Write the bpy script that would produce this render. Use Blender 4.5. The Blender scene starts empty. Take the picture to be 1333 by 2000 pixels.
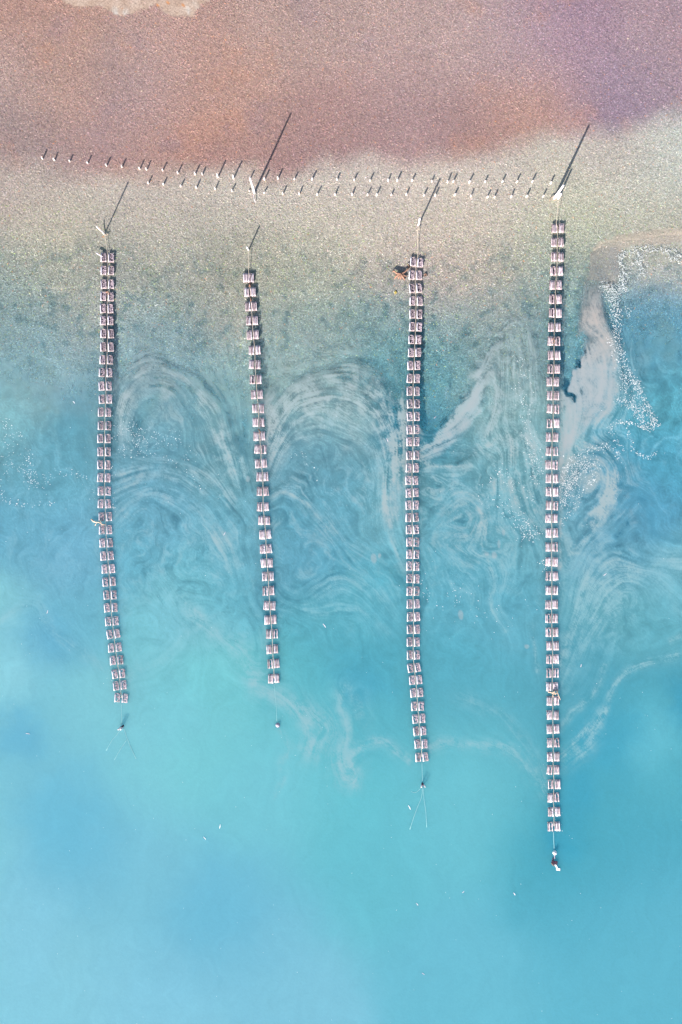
import bpy, math, random
import numpy as np
from mathutils import Vector, Matrix

random.seed(7)
RNG = np.random.default_rng(11)
PI = math.pi

# ------------------------------------------------------------------ camera, sky, sun, exposure
S = 0.065                     # metres per photo pixel on the water plane
FPX = 1500.0                  # focal length in photo pixels
H = FPX * S                   # drone height
SUN_EL = math.radians(20.5)
SUN_DIR = Vector((-0.425, -0.905, 0)).normalized()      # horizontal direction towards the sun

scene = bpy.context.scene
COL = scene.collection
cam = bpy.data.cameras.new("camera")
cam.sensor_fit = 'VERTICAL'
cam.sensor_height = 36.0
cam.lens = FPX / 2000.0 * 36.0
cam.clip_start = 1.0
cam.clip_end = 6000.0
camo = bpy.data.objects.new("camera", cam)
camo.location = (0, 0, H)
COL.objects.link(camo)
scene.camera = camo

world = bpy.data.worlds.new("World")
scene.world = world
world.use_nodes = True
wn = world.node_tree
wn.nodes.clear()
wo = wn.nodes.new('ShaderNodeOutputWorld')
wb = wn.nodes.new('ShaderNodeBackground')
sk = wn.nodes.new('ShaderNodeTexSky')
sk.sky_type = 'NISHITA'
sk.sun_disc = False
sk.sun_elevation = SUN_EL
sk.sun_rotation = math.atan2(SUN_DIR.x, SUN_DIR.y)
sk.air_density = 1.0
sk.dust_density = 1.0
wb.inputs['Strength'].default_value = 0.075
wn.links.new(sk.outputs[0], wb.inputs[0])
wn.links.new(wb.outputs[0], wo.inputs[0])

sl = bpy.data.lights.new("sun", 'SUN')
sl.energy = 5.0
sl.angle = math.radians(0.5)
sl.color = (1.0, 0.93, 0.86)
so = bpy.data.objects.new("sun", sl)
d = Vector((SUN_DIR.x * math.cos(SUN_EL), SUN_DIR.y * math.cos(SUN_EL), math.sin(SUN_EL)))
so.rotation_euler = d.to_track_quat('Z', 'Y').to_euler()
so.location = (-40, -80, 60)
COL.objects.link(so)

vs = scene.view_settings
vs.view_transform = 'Standard'
vs.look = 'None'
vs.gamma = 1.0
vs.exposure = 1.62
scene.cycles.max_bounces = 6
scene.cycles.transparent_max_bounces = 8

# ------------------------------------------------------------------ helpers
def lin(c):
    c = np.asarray(c, float) / 255.0
    return np.where(c <= 0.04045, c / 12.92, ((c + 0.055) / 1.055) ** 2.4)

def tag(o, label=None, cat=None, group=None, kind=None):
    if label: o['label'] = label
    if cat: o['category'] = cat
    if group: o['group'] = group
    if kind: o['kind'] = kind
    return o

def empty(name, loc=(0, 0, 0), rz=0.0, parent=None):
    o = bpy.data.objects.new(name, None)
    o.empty_display_size = 0.3
    o.location = loc
    o.rotation_euler = (0, 0, rz)
    COL.objects.link(o)
    if parent: o.parent = parent
    return o

def link(name, mesh, parent=None, loc=None, rz=None):
    o = bpy.data.objects.new(name, mesh)
    COL.objects.link(o)
    if parent: o.parent = parent
    if loc is not None: o.location = loc
    if rz is not None: o.rotation_euler = (0, 0, rz)
    return o

class MB:
    """collects shapes into one mesh"""
    def __init__(self):
        self.v = []; self.f = []
    def add(self, vs_, fs):
        b = len(self.v)
        self.v += [tuple(p) for p in vs_]
        self.f += [tuple(b + i for i in f) for f in fs]
    def box(self, c, size, rz=0.0, ry=0.0, jit=0.0, rnd=random):
        hx, hy, hz = size[0] / 2, size[1] / 2, size[2] / 2
        M = Matrix.Translation(c) @ Matrix.Rotation(rz, 4, 'Z') @ Matrix.Rotation(ry, 4, 'Y')
        P = [(-hx, -hy, -hz), (hx, -hy, -hz), (hx, hy, -hz), (-hx, hy, -hz),
             (-hx, -hy, hz), (hx, -hy, hz), (hx, hy, hz), (-hx, hy, hz)]
        P = [M @ Vector((p[0] + rnd.uniform(-jit, jit), p[1] + rnd.uniform(-jit, jit), p[2])) for p in P]
        self.add(P, [(0, 3, 2, 1), (4, 5, 6, 7), (0, 1, 5, 4), (1, 2, 6, 5), (2, 3, 7, 6), (3, 0, 4, 7)])
    def tube(self, pts, rad, n=8, wob=0.0, rnd=random):
        pts = [Vector(p) for p in pts]
        if not hasattr(rad, '__len__'): rad = [rad] * len(pts)
        vs_ = []; fs = []
        ref = Vector((0, 0, 1))
        for i, p in enumerate(pts):
            t = (pts[min(i + 1, len(pts) - 1)] - pts[max(i - 1, 0)]).normalized()
            r = ref if abs(t.dot(ref)) < 0.95 else Vector((1, 0, 0))
            a = t.cross(r).normalized(); b = a.cross(t).normalized()
            for k in range(n):
                an = 2 * PI * k / n
                q = rad[i] * (1 + rnd.uniform(-wob, wob))
                vs_.append(p + a * math.cos(an) * q + b * math.sin(an) * q)
        for i in range(len(pts) - 1):
            for k in range(n):
                k2 = (k + 1) % n
                fs.append((i * n + k, i * n + k2, (i + 1) * n + k2, (i + 1) * n + k))
        fs.append(tuple(range(n))[::-1])
        fs.append(tuple((len(pts) - 1) * n + k for k in range(n)))
        self.add(vs_, fs)
    def blob(self, c, r, seg=10, rings=6, wob=0.0, rnd=random):
        vs_ = [(c[0], c[1], c[2] - r[2])]
        for i in range(1, rings):
            th = -PI / 2 + PI * i / rings
            for k in range(seg):
                an = 2 * PI * k / seg
                q = 1 + rnd.uniform(-wob, wob)
                vs_.append((c[0] + r[0] * math.cos(th) * math.cos(an) * q,
                            c[1] + r[1] * math.cos(th) * math.sin(an) * q,
                            c[2] + r[2] * math.sin(th) * q))
        vs_.append((c[0], c[1], c[2] + r[2]))
        fs = []
        for k in range(seg):
            fs.append((0, 1 + (k + 1) % seg, 1 + k))
            for i in range(rings - 2):
                a = 1 + i * seg
                fs.append((a + k, a + (k + 1) % seg, a + seg + (k + 1) % seg, a + seg + k))
            fs.append((1 + (rings - 2) * seg + k, 1 + (rings - 2) * seg + (k + 1) % seg, len(vs_) - 1))
        self.add(vs_, fs)
    def mesh(self, name, mat, smooth=False):
        m = bpy.data.meshes.new(name)
        m.from_pydata(self.v, [], self.f)
        m.materials.append(mat)
        if smooth:
            m.polygons.foreach_set('use_smooth', [True] * len(m.polygons))
        m.update()
        return m
    def build(self, name, mat, parent=None, loc=None, rz=None, smooth=False):
        return link(name, self.mesh(name, mat, smooth), parent, loc, rz)

# value noise -------------------------------------------------------
def vnoise(x, y, seed=0, scale=1.0):
    x = np.asarray(x, float) / scale; y = np.asarray(y, float) / scale
    T = np.random.default_rng(1000 + seed).random((256, 256))
    xi = np.floor(x).astype(int); yi = np.floor(y).astype(int)
    fx = x - xi; fy = y - yi
    fx = fx * fx * (3 - 2 * fx); fy = fy * fy * (3 - 2 * fy)
    x0 = xi % 256; x1 = (xi + 1) % 256; y0 = yi % 256; y1 = (yi + 1) % 256
    return ((T[x0, y0] * (1 - fx) + T[x1, y0] * fx) * (1 - fy) + (T[x0, y1] * (1 - fx) + T[x1, y1] * fx) * fy) * 2 - 1

def fbm(x, y, seed=0, scale=1.0, oct=4, gain=0.5):
    a = 1.0; s = 0; n = 0
    for o in range(oct):
        ca, sa = math.cos(0.6 + 1.1 * o), math.sin(0.6 + 1.1 * o)
        s = s + a * vnoise(x * ca - y * sa + 31.7 * o, x * sa + y * ca - 17.3 * o, seed + o, scale / 2 ** o); n += a; a *= gain
    return s / n

def sstep(a, b, x):
    t = np.clip((x - a) / (b - a), 0, 1)
    return t * t * (3 - 2 * t)

def rbf(px, py, pts, sig):
    """smooth interpolation of survey colours over the site"""
    P = np.array([(p[0], p[1]) for p in pts], float)
    C = np.array([lin(p[2]) for p in pts])
    num = np.zeros(px.shape + (3,)); den = np.zeros(px.shape)
    for (cx, cy), c in zip(P, C):
        d2 = (px - cx) ** 2 + (py - cy) ** 2
        w = np.exp(-d2 / (2 * sig * sig)) + 1e-5 / (1 + d2 / 1e4)
        num += w[..., None] * c; den += w
    return num / den[..., None]

# ------------------------------------------------------------------ the lie of the land (all in survey coordinates px,py -> metres)
SHX = [-400, 0, 200, 350, 500, 700, 850, 1000, 1130, 1180, 1333, 1700]
SHY = [565, 560, 562, 572, 575, 565, 575, 545, 505, 475, 452, 440]
def shore(px):
    return np.interp(px, SHX, SHY)
def ground_z(px, py):
    d = (py - shore(px)) * S
    z = np.where(d < 0, -d * 0.012, -np.minimum(d, 80) * 0.045)
    z = z + 0.03 * fbm(px, py, 3, 60, 3) + np.where(d < 0, 0.02, 0)
    return z
def gz(px, py):
    return float(ground_z(np.array([float(px)]), np.array([float(py)]))[0])
def W(px, py, z=None):
    """site point of a survey position, standing at height z (ground or water if none)"""
    if z is None: z = max(gz(px, py), 0.0)
    k = (H - z) / H
    return Vector(((px - 666.5) * S * k, (1000 - py) * S * k, z))

# ------------------------------------------------------------------ material tools
def newmat(name, rough=0.8, spec=0.3):
    m = bpy.data.materials.new(name)
    m.use_nodes = True
    nt = m.node_tree
    b = nt.nodes['Principled BSDF']
    b.inputs['Roughness'].default_value = rough
    b.inputs['Specular IOR Level'].default_value = spec
    return m, nt, b

def wood(name, c1, c2, c3=None, scale=(30, 3, 30), rough=0.85, vary=0.25):
    m, nt, b = newmat(name, rough, 0.2)
    tc = nt.nodes.new('ShaderNodeTexCoord')
    mp = nt.nodes.new('ShaderNodeMapping'); mp.inputs['Scale'].default_value = scale
    oi = nt.nodes.new('ShaderNodeObjectInfo')
    ad = nt.nodes.new('ShaderNodeVectorMath'); ad.operation = 'ADD'
    mu = nt.nodes.new('ShaderNodeMath'); mu.operation = 'MULTIPLY'; mu.inputs[1].default_value = 37.0
    nz = nt.nodes.new('ShaderNodeTexNoise'); nz.inputs['Scale'].default_value = 1.0; nz.inputs['Detail'].default_value = 5
    cr = nt.nodes.new('ShaderNodeValToRGB')
    cr.color_ramp.elements[0].position = 0.32; cr.color_ramp.elements[0].color = (*c1, 1)
    cr.color_ramp.elements[1].position = 0.62; cr.color_ramp.elements[1].color = (*c2, 1)
    if c3:
        e = cr.color_ramp.elements.new(0.75); e.color = (*c3, 1)
    hs = nt.nodes.new('ShaderNodeHueSaturation')
    mr = nt.nodes.new('ShaderNodeMapRange')
    mr.inputs['To Min'].default_value = 1 - vary; mr.inputs['To Max'].default_value = 1 + vary
    nt.links.new(tc.outputs['Object'], mp.inputs[0])
    nt.links.new(oi.outputs['Random'], mu.inputs[0])
    nt.links.new(mp.outputs[0], ad.inputs[0]); nt.links.new(mu.outputs[0], ad.inputs[1])
    nt.links.new(ad.outputs[0], nz.inputs['Vector'])
    nt.links.new(nz.outputs['Fac'], cr.inputs[0])
    nt.links.new(oi.outputs['Random'], mr.inputs['Value'])
    nt.links.new(mr.outputs[0], hs.inputs['Value'])
    nt.links.new(cr.outputs[0], hs.inputs['Color'])
    nt.links.new(hs.outputs[0], b.inputs['Base Color'])
    bp = nt.nodes.new('ShaderNodeBump'); bp.inputs['Strength'].default_value = 0.5; bp.inputs['Distance'].default_value = 0.02
    nt.links.new(nz.outputs['Fac'], bp.inputs['Height']); nt.links.new(bp.outputs[0], b.inputs['Normal'])
    return m

M_LOG = wood('weathered_log', (0.30, 0.22, 0.25), (0.54, 0.46, 0.49), (0.72, 0.65, 0.68), (14, 3, 14), vary=0.32)
M_LOGOLD = wood('old_log', (0.18, 0.13, 0.15), (0.42, 0.33, 0.35), (0.58, 0.50, 0.52), (14, 3, 14))
M_LOGPALE = wood('pale_log', (0.42, 0.36, 0.41), (0.64, 0.60, 0.66), (0.76, 0.73, 0.79), (10, 2, 10), vary=0.2)
M_BATTEN = wood('batten_wood', (0.28, 0.20, 0.20), (0.60, 0.50, 0.48), None, (20, 20, 20))
M_BASE = wood('gap_shade_wood', (0.05, 0.035, 0.05), (0.12, 0.08, 0.10), None, (20, 20, 20))  # dark tone puts the shadow between the logs into the wood colour
M_BRUSH = wood('brushwood', (0.12, 0.09, 0.13), (0.50, 0.41, 0.44), (0.88, 0.80, 0.80), (20, 20, 20), vary=0.3)
M_POLE = wood('pole_wood', (0.50, 0.44, 0.46), (0.76, 0.72, 0.74), None, (18, 18, 3), vary=0.1)
M_POST = wood('post_wood', (0.44, 0.37, 0.35), (0.72, 0.66, 0.64), None, (30, 30, 8), vary=0.15)
M_DRIFT = wood('driftwood', (0.12, 0.065, 0.05), (0.25, 0.14, 0.10), (0.40, 0.26, 0.20), (12, 12, 12), vary=0.15)
M_PALEDRIFT = wood('pale_driftwood', (0.26, 0.19, 0.14), (0.50, 0.38, 0.29), None, (18, 18, 18))
M_ROPE = wood('rope_fibre', (0.42, 0.34, 0.26), (0.62, 0.53, 0.44), None, (60, 60, 60), vary=0.1)
M_ROPEWET = wood('wet_rope_fibre', (0.19, 0.38, 0.42), (0.27, 0.44, 0.46), None, (20, 20, 20), vary=0.05)
M_WHITE = wood('white_paint', (0.74, 0.72, 0.72), (0.84, 0.83, 0.84), None, (8, 8, 8), vary=0.05)
M_DARK = wood('dark_rubber_and_shade', (0.03, 0.02, 0.04), (0.09, 0.05, 0.08), None, (8, 8, 8), vary=0.05)
M_FOAM = wood('pale_flecks', (0.40, 0.45, 0.46), (0.64, 0.65, 0.65), (0.80, 0.78, 0.78), (9, 9, 9), vary=0.0)
M_STONE = wood('buoy_skin', (0.24, 0.22, 0.30), (0.42, 0.38, 0.44), None, (5, 5, 5), vary=0.05)
M_WEED = wood('yellow_weed', (0.30, 0.26, 0.06), (0.55, 0.42, 0.12), None, (9, 9, 9), vary=0.1)

# ------------------------------------------------------------------ colours of the land (survey points, as photographed, brought back to albedo)
LAND_GAIN = np.array([0.58, 0.58, 0.55])
BROWN = [(50, 30, (190, 150, 140)), (50, 150, (188, 162, 158)), (250, 150, (180, 155, 155)), (350, 100, (192, 155, 147)),
 (450, 200, (194, 154, 142)), (60, 260, (165, 142, 144)), (250, 250, (172, 145, 150)), (560, 100, (186, 156, 150)),
 (650, 250, (184, 145, 140)), (760, 200, (184, 152, 152)), (600, 290, (168, 135, 135)), (300, 280, (192, 150, 138)),
 (420, 300, (180, 140, 135)), (850, 100, (190, 162, 160)), (1000, 100, (182, 156, 160)), (1100, 60, (172, 142, 160)),
 (1300, 50, (180, 152, 162)), (1300, 170, (162, 140, 152)), (1200, 200, (165, 140, 160)), (1060, 240, (192, 152, 142)),
 (1020, 265, (190, 150, 140)), (950, 280, (175, 140, 138)), (1200, 240, (156, 136, 156)), (0, 310, (170, 150, 148)),
 (150, 60, (188, 150, 138)), (130, 190, (192, 152, 138)), (700, 60, (186, 158, 154)), (850, 260, (176, 144, 146)), (700, 310, (165, 135, 138))]
BEIGE = [(0, 350, (180, 166, 158)), (100, 400, (196, 186, 174)), (300, 400, (197, 188, 176)), (500, 400, (197, 190, 178)),
 (700, 380, (203, 193, 183)), (850, 400, (203, 194, 182)), (1000, 380, (200, 192, 181)), (1200, 300, (195, 187, 178)), (1320, 300, (192, 198, 190)),
 (1250, 400, (190, 194, 178)), (1100, 430, (192, 194, 172)), (100, 480, (182, 182, 162)), (30, 560, (135, 155, 148)),
 (300, 520, (165, 170, 155)), (500, 520, (168, 172, 152)), (680, 450, (196, 191, 175)), (600, 560, (162, 170, 152)),
 (800, 560, (182, 174, 160)), (900, 470, (200, 192, 174)), (870, 530, (190, 176, 166)), (950, 560, (165, 165, 152)), (1050, 540, (165, 172, 155)),
 (1100, 580, (80, 140, 145)), (1120, 500, (170, 180, 160)), (200, 560, (150, 160, 150)), (420, 560, (152, 160, 148)), (0, 640, (120, 160, 160)),
 (300, 650, (125, 160, 160)), (600, 650, (130, 165, 160)), (850, 650, (70, 130, 135)), (770, 640, (90, 145, 145)), (950, 650, (130, 160, 155)),
 (300, 800, (80, 140, 150)), (700, 800, (80, 140, 150)), (1250, 650, (75, 140, 160)), (1280, 470, (185, 182, 168))]
BX = [-300, 0, 120, 300, 420, 560, 640, 700, 800, 900, 980, 1060, 1150, 1250, 1333, 1600]
BY = [305, 322, 340, 345, 338, 345, 325, 312, 322, 308, 300, 268, 262, 248, 225, 170]
SAND = [(118, -60), (122, 4), (150, 14), (200, 12), (215, 26), (240, 36), (262, 30), (300, 12), (320, 30), (345, 40), (375, 42), (392, 18), (420, 4), (420, -60)]
SILTBAND = [(1150, 500), (1165, 478), (1200, 462), (1260, 452), (1345, 444), (1700, 440), (1700, 462), (1345, 474), (1290, 478), (1240, 480), (1205, 500),
            (1210, 540), (1195, 560), (1170, 545), (1145, 540)]

T2 = np.array([0.96, 0.99, 0.99]) ** 2
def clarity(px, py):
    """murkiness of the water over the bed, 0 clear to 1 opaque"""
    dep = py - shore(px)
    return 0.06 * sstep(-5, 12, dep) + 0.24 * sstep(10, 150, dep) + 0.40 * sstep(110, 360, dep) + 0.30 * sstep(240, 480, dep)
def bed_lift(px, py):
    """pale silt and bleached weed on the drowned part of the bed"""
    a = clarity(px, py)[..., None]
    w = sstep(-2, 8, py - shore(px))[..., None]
    return 1 * (1 - w) + np.clip(1.14 / ((1 - a) * T2), 1, 2.6) * w  # bed colour raised to make up for light the water sheet takes

def inpoly(px, py, poly):
    r = np.zeros(px.shape, bool)
    n = len(poly)
    for i in range(n):
        x1, y1 = poly[i]; x2, y2 = poly[(i + 1) % n]
        if y1 == y2: continue
        c = ((y1 > py) != (y2 > py)) & (px < (x2 - x1) * (py - y1) / (y2 - y1) + x1)
        r ^= c
    return r

def segdist(px, py, pts, reach):
    """distance to a polyline and position along it (bbox limited)"""
    D = np.full(px.shape, 1e9)
    TX = np.zeros(px.shape); TY = np.zeros(px.shape)
    for (x1, y1), (x2, y2) in zip(pts[:-1], pts[1:]):
        sel = (px > min(x1, x2) - reach) & (px < max(x1, x2) + reach) & (py > min(y1, y2) - reach) & (py < max(y1, y2) + reach)
        if not sel.any(): continue
        qx = px[sel]; qy = py[sel]
        L2 = (x2 - x1) ** 2 + (y2 - y1) ** 2
        t = np.clip(((qx - x1) * (x2 - x1) + (qy - y1) * (y2 - y1)) / L2, 0, 1)
        dd = np.hypot(qx - x1 - t * (x2 - x1), qy - y1 - t * (y2 - y1))
        cur = D[sel]; m = dd < cur
        cur[m] = dd[m]; D[sel] = cur
        L = math.sqrt(L2)
        a = TX[sel]; a[m] = (x2 - x1) / L; TX[sel] = a
        a = TY[sel]; a[m] = (y2 - y1) / L; TY[sel] = a
    return D, TX, TY

def smooth_poly(pts, n=6):
    P = [np.array(p, float) for p in pts]
    out = []
    for i in range(len(P) - 1):
        p0 = P[max(i - 1, 0)]; p1 = P[i]; p2 = P[i + 1]; p3 = P[min(i + 2, len(P) - 1)]
        for k in range(n):
            t = k / n
            out.append(tuple(0.5 * ((2 * p1) + (-p0 + p2) * t + (2 * p0 - 5 * p1 + 4 * p2 - p3) * t * t + (-p0 + 3 * p1 - 3 * p2 + p3) * t ** 3)))
    out.append(tuple(P[-1]))
    return out

BROWN = [(x, y, (c[0] + 6, c[1] + 8, c[2] + 9)) for x, y, c in BROWN]
BEIGE = [(x, y, (c[0] + (13 if y < 500 else 18), c[1] + (11 if y < 500 else 12), c[2] + (15 if y < 500 else 18))) for x, y, c in BEIGE]
def land_colour(px, py):
    wx = 14 * fbm(px, py, 21, 50, 4); wy = 14 * fbm(px, py, 25, 50, 4)
    br = rbf(px + wx, py + wy, BROWN, 62)
    be = rbf(px + wx, py + wy, BEIGE, 58)
    edge = np.interp(px, BX, BY) + 22 * fbm(px, py, 40, 60, 4)
    t = sstep(-32, 30, py - edge)[..., None]
    c = br * (1 - t) + be * t
    # iron-stained and mauve patches
    o = sstep(0.22, 0.6, fbm(px, py, 50, 75, 4))[..., None] * (1 - t)
    c = c * (1 - o * 0.28) + lin((212, 160, 138)) * o * 0.28
    o = sstep(0.25, 0.6, fbm(px, py, 57, 60, 4))[..., None] * (1 - t)
    c = c * (1 - o * 0.22) + lin((160, 140, 158)) * o * 0.22
    # greener, damper tufts near the waterline
    o = sstep(0.15, 0.6, fbm(px, py, 63, 30, 4))[..., None] * sstep(440, 540, py)[..., None]
    c = c * (1 - o * 0.32) + lin((128, 150, 136)) * o * 0.32
    o = (sstep(0.05, 0.55, fbm(px, py, 67, 13, 3)) * sstep(430, 520, py) * sstep(820, 660, py))[..., None]
    o2 = sstep(540, 600, py)[..., None]
    c = c * (1 - o * (0.36 + 0.26 * o2)) + lin((74, 118, 128)) * o * (0.36 + 0.26 * o2)
    sd = inpoly(px + wx * 0.6, py + wy * 0.6, SAND)
    sc = lin((214, 188, 174)) + 0.14 * fbm(px, py, 70, 14, 3)[..., None]
    # white crust and rusty specks in the bare sand
    w = (sstep(24, 6, np.hypot(px - 236, (py - 27) * 1.6)) + sstep(22, 5, np.hypot(px - 380, (py - 25) * 0.9)))[..., None]
    w = w * sstep(-0.25, 0.3, fbm(px, py, 75, 10, 3))[..., None]
    sc = sc * (1 - w * 0.8) + lin((232, 228, 226)) * w * 0.8
    r = (vnoise(px, py, 77, 3.0) > 0.86)[..., None]
    sc = np.where(r, lin((236, 160, 100)), sc)
    c = np.where(sd[..., None], sc, c)
    sb = inpoly(px + wx * 0.7, py + wy * 0.7, SILTBAND)[..., None]
    c = np.where(sb, c * 0.45 + lin((196, 180, 168)) * 0.55, c)
    return np.clip(c, 0.01, 0.95), sd

def attr_col(mesh, name, arr):
    a = mesh.attributes.new(name, 'FLOAT_COLOR', 'POINT')
    buf = np.ones((arr.shape[0], 4), np.float32)
    buf[:, :3] = arr
    a.data.foreach_set('color', buf.ravel())
def attr_f(mesh, name, arr):
    a = mesh.attributes.new(name, 'FLOAT', 'POINT')
    a.data.foreach_set('value', arr.astype(np.float32).ravel())

def grid_mesh(name, PX, PY, Z):
    ny, nx = PX.shape
    co = np.empty((ny * nx, 3), np.float32)
    co[:, 0] = ((PX - 666.5) * S).ravel(); co[:, 1] = ((1000 - PY) * S).ravel(); co[:, 2] = Z.ravel()
    m = bpy.data.meshes.new(name)
    m.vertices.add(ny * nx); m.vertices.foreach_set('co', co.ravel())
    i = np.arange(ny - 1)[:, None] * nx + np.arange(nx - 1)[None, :]
    q = np.stack([i, i + nx, i + nx + 1, i + 1], -1).reshape(-1, 4).astype(np.int32)
    m.loops.add(q.size); m.loops.foreach_set('vertex_index', q.ravel())
    m.polygons.add(len(q)); m.polygons.foreach_set('loop_start', np.arange(0, q.size, 4, dtype=np.int32))
    m.polygons.foreach_set('loop_total', np.full(len(q), 4, np.int32))
    m.polygons.foreach_set('use_smooth', np.ones(len(q), bool))
    m.update(calc_edges=True)
    return m

FAR = [-60000, -20000, -8000, -3000, -1200, -500, -200]
def axis(lo, hi, step):
    core = np.arange(lo, hi + step, step)
    pre = np.array([lo + f for f in FAR]); post = np.array([hi - f for f in FAR[::-1]])
    return np.concatenate([pre, core, post])

# ground sheet
gx, gy = np.meshgrid(axis(-60, 1400, 5.0), axis(-60, 1100, 5.0))
Z = ground_z(gx, gy)
Z = np.where(gy > 1100, -3.0, Z)
far_land = np.where(gy < -60, np.minimum((-60 - gy) * S * 0.01, 30), 0)
Z = Z + far_land
gm = grid_mesh('ground', gx, gy, Z)
gc, gsand = land_colour(np.clip(gx, -100, 1433), np.clip(gy, -100, 1100))
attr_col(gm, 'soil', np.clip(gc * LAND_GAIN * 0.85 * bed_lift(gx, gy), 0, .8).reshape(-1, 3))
m, nt, b = newmat('lakebed_soil', 0.95, 0.1)
at = nt.nodes.new('ShaderNodeAttribute'); at.attribute_name = 'soil'
n1 = nt.nodes.new('ShaderNodeTexNoise'); n1.inputs['Scale'].default_value = 5.0; n1.inputs['Detail'].default_value = 8; n1.inputs['Roughness'].default_value = 0.75
tc = nt.nodes.new('ShaderNodeTexCoord')
mr = nt.nodes.new('ShaderNodeMapRange'); mr.inputs['From Min'].default_value = 0.35; mr.inputs['From Max'].default_value = 0.65
mr.inputs['To Min'].default_value = 0.62; mr.inputs['To Max'].default_value = 1.3
hs = nt.nodes.new('ShaderNodeHueSaturation')
nt.links.new(tc.outputs['Object'], n1.inputs['Vector'])
nt.links.new(n1.outputs['Fac'], mr.inputs['Value'])
nt.links.new(at.outputs['Color'], hs.inputs['Color']); nt.links.new(mr.outputs[0], hs.inputs['Value'])
nt.links.new(hs.outputs[0], b.inputs['Base Color'])
bp = nt.nodes.new('ShaderNodeBump'); bp.inputs['Strength'].default_value = 0.6; bp.inputs['Distance'].default_value = 0.06
nt.links.new(n1.outputs['Fac'], bp.inputs['Height']); nt.links.new(bp.outputs[0], b.inputs['Normal'])
gm.materials.append(m)
tag(link('ground', gm), kind='structure')

# ------------------------------------------------------------------ matted dry grass and water weed: one mass of blades
def blades(name, n, x0, x1, y0, y1, keep, length, width, colfun, zfun, tilt):
    px = RNG.uniform(x0, x1, n); py = RNG.uniform(y0, y1, n)
    k = keep(px, py); px = px[k]; py = py[k]; n = len(px)
    az = RNG.uniform(0, 2 * PI, n) * 0.55 + PI * 1.3 * fbm(px, py, 80, 120, 2) + RNG.normal(0, 0.9, n)
    L = RNG.uniform(length[0], length[1], n)
    w = RNG.uniform(width[0], width[1], n)
    tl = np.radians(RNG.uniform(tilt[0], tilt[1], n))
    z = zfun(px, py)
    bx = (px - 666.5) * S; by = (1000 - py) * S
    dx = np.cos(az); dy = np.sin(az); nx_ = -dy; ny_ = dx
    roll = RNG.uniform(-0.6, 0.6, n)
    co = np.empty((n, 5, 3), np.float32)
    bend = RNG.uniform(-0.35, 0.35, n)
    for j, (t, ww, up) in enumerate(((0, 1, 0), (0, -1, 0), (0.55, 0.8, 0.7), (0.55, -0.8, 0.7), (1.0, 0, 1.0))):
        along = L * t * np.cos(tl)
        side = w * ww * 0.5 + bend * L * t * t * 0.5
        co[:, j, 0] = bx + dx * along + nx_ * side
        co[:, j, 1] = by + dy * along + ny_ * side
        co[:, j, 2] = z + L * np.sin(tl) * up + roll * w * ww * 0.5 + 0.004
    m = bpy.data.meshes.new(name)
    m.vertices.add(n * 5); m.vertices.foreach_set('co', co.ravel())
    base = (np.arange(n) * 5)[:, None]
    idx = np.concatenate([base + np.array([[0, 1, 3, 2]]), base + np.array([[2, 3, 4]])], 1).astype(np.int32)
    m.loops.add(n * 7); m.loops.foreach_set('vertex_index', idx.ravel())
    ls = (np.arange(n) * 7)[:, None] + np.array([[0, 4]])
    m.polygons.add(n * 2); m.polygons.foreach_set('loop_start', ls.ravel().astype(np.int32))
    m.polygons.foreach_set('loop_total', np.tile(np.array([4, 3], np.int32), n))
    m.update(calc_edges=True)
    c = colfun(px, py)
    attr_col(m, 'tint', np.repeat(c, 5, axis=0))
    return m

mg, nt, b = newmat('dry_blades', 0.7, 0.25)
at = nt.nodes.new('ShaderNodeAttribute'); at.attribute_name = 'tint'
nt.links.new(at.outputs['Color'], b.inputs['Base Color'])

def dry_col(px, py):
    c, _ = land_colour(px, py)
    n = len(px)
    v = np.exp(RNG.normal(0.0, 1.0, n) * (0.21 + 0.14 * sstep(430, 520, py)))[:, None]
    hue = np.stack([1 + RNG.normal(0, 0.09, n), 1 + RNG.normal(0, 0.04, n), 1 + RNG.normal(0, 0.09, n)], 1)
    c = c * v * hue
    rare = RNG.random(n)
    c = np.where((rare < 0.003)[:, None], lin((246, 226, 206)), c)
    c = np.where(((rare > 0.008) & (rare < 0.014))[:, None], lin((240, 160, 110)), c)
    c = np.where(((rare > 0.95) & (py > 400))[:, None], lin((176, 196, 130)) * v, c)
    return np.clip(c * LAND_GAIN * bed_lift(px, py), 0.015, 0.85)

def keep_dry(px, py):
    q = RNG.random(len(px))
    d = py - shore(px)
    k = q < np.where(d > 60, np.clip(1 - (d - 80) / 220, 0.0, 1), 1.0)
    wx = 14 * fbm(px, py, 21, 50, 4); wy = 14 * fbm(px, py, 25, 50, 4)
    sd = inpoly(px + wx * 0.6, py + wy * 0.6, SAND)
    sb = inpoly(px + wx * 0.7, py + wy * 0.7, SILTBAND)
    return k & ~(sd & (q < 0.97)) & ~(sb & (q < 0.8))
bm_ = blades('dry_grass', 520000, -60, 1395, -70, 850, keep_dry, (0.12, 0.30), (0.025, 0.052), dry_col,
             lambda px, py: ground_z(px, py), (1, 13))
bm_.materials.append(mg)
tag(link('dry_grass', bm_), 'matted dry reed grass and drowned weed covering the lake shore', 'grass', kind='stuff')

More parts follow.
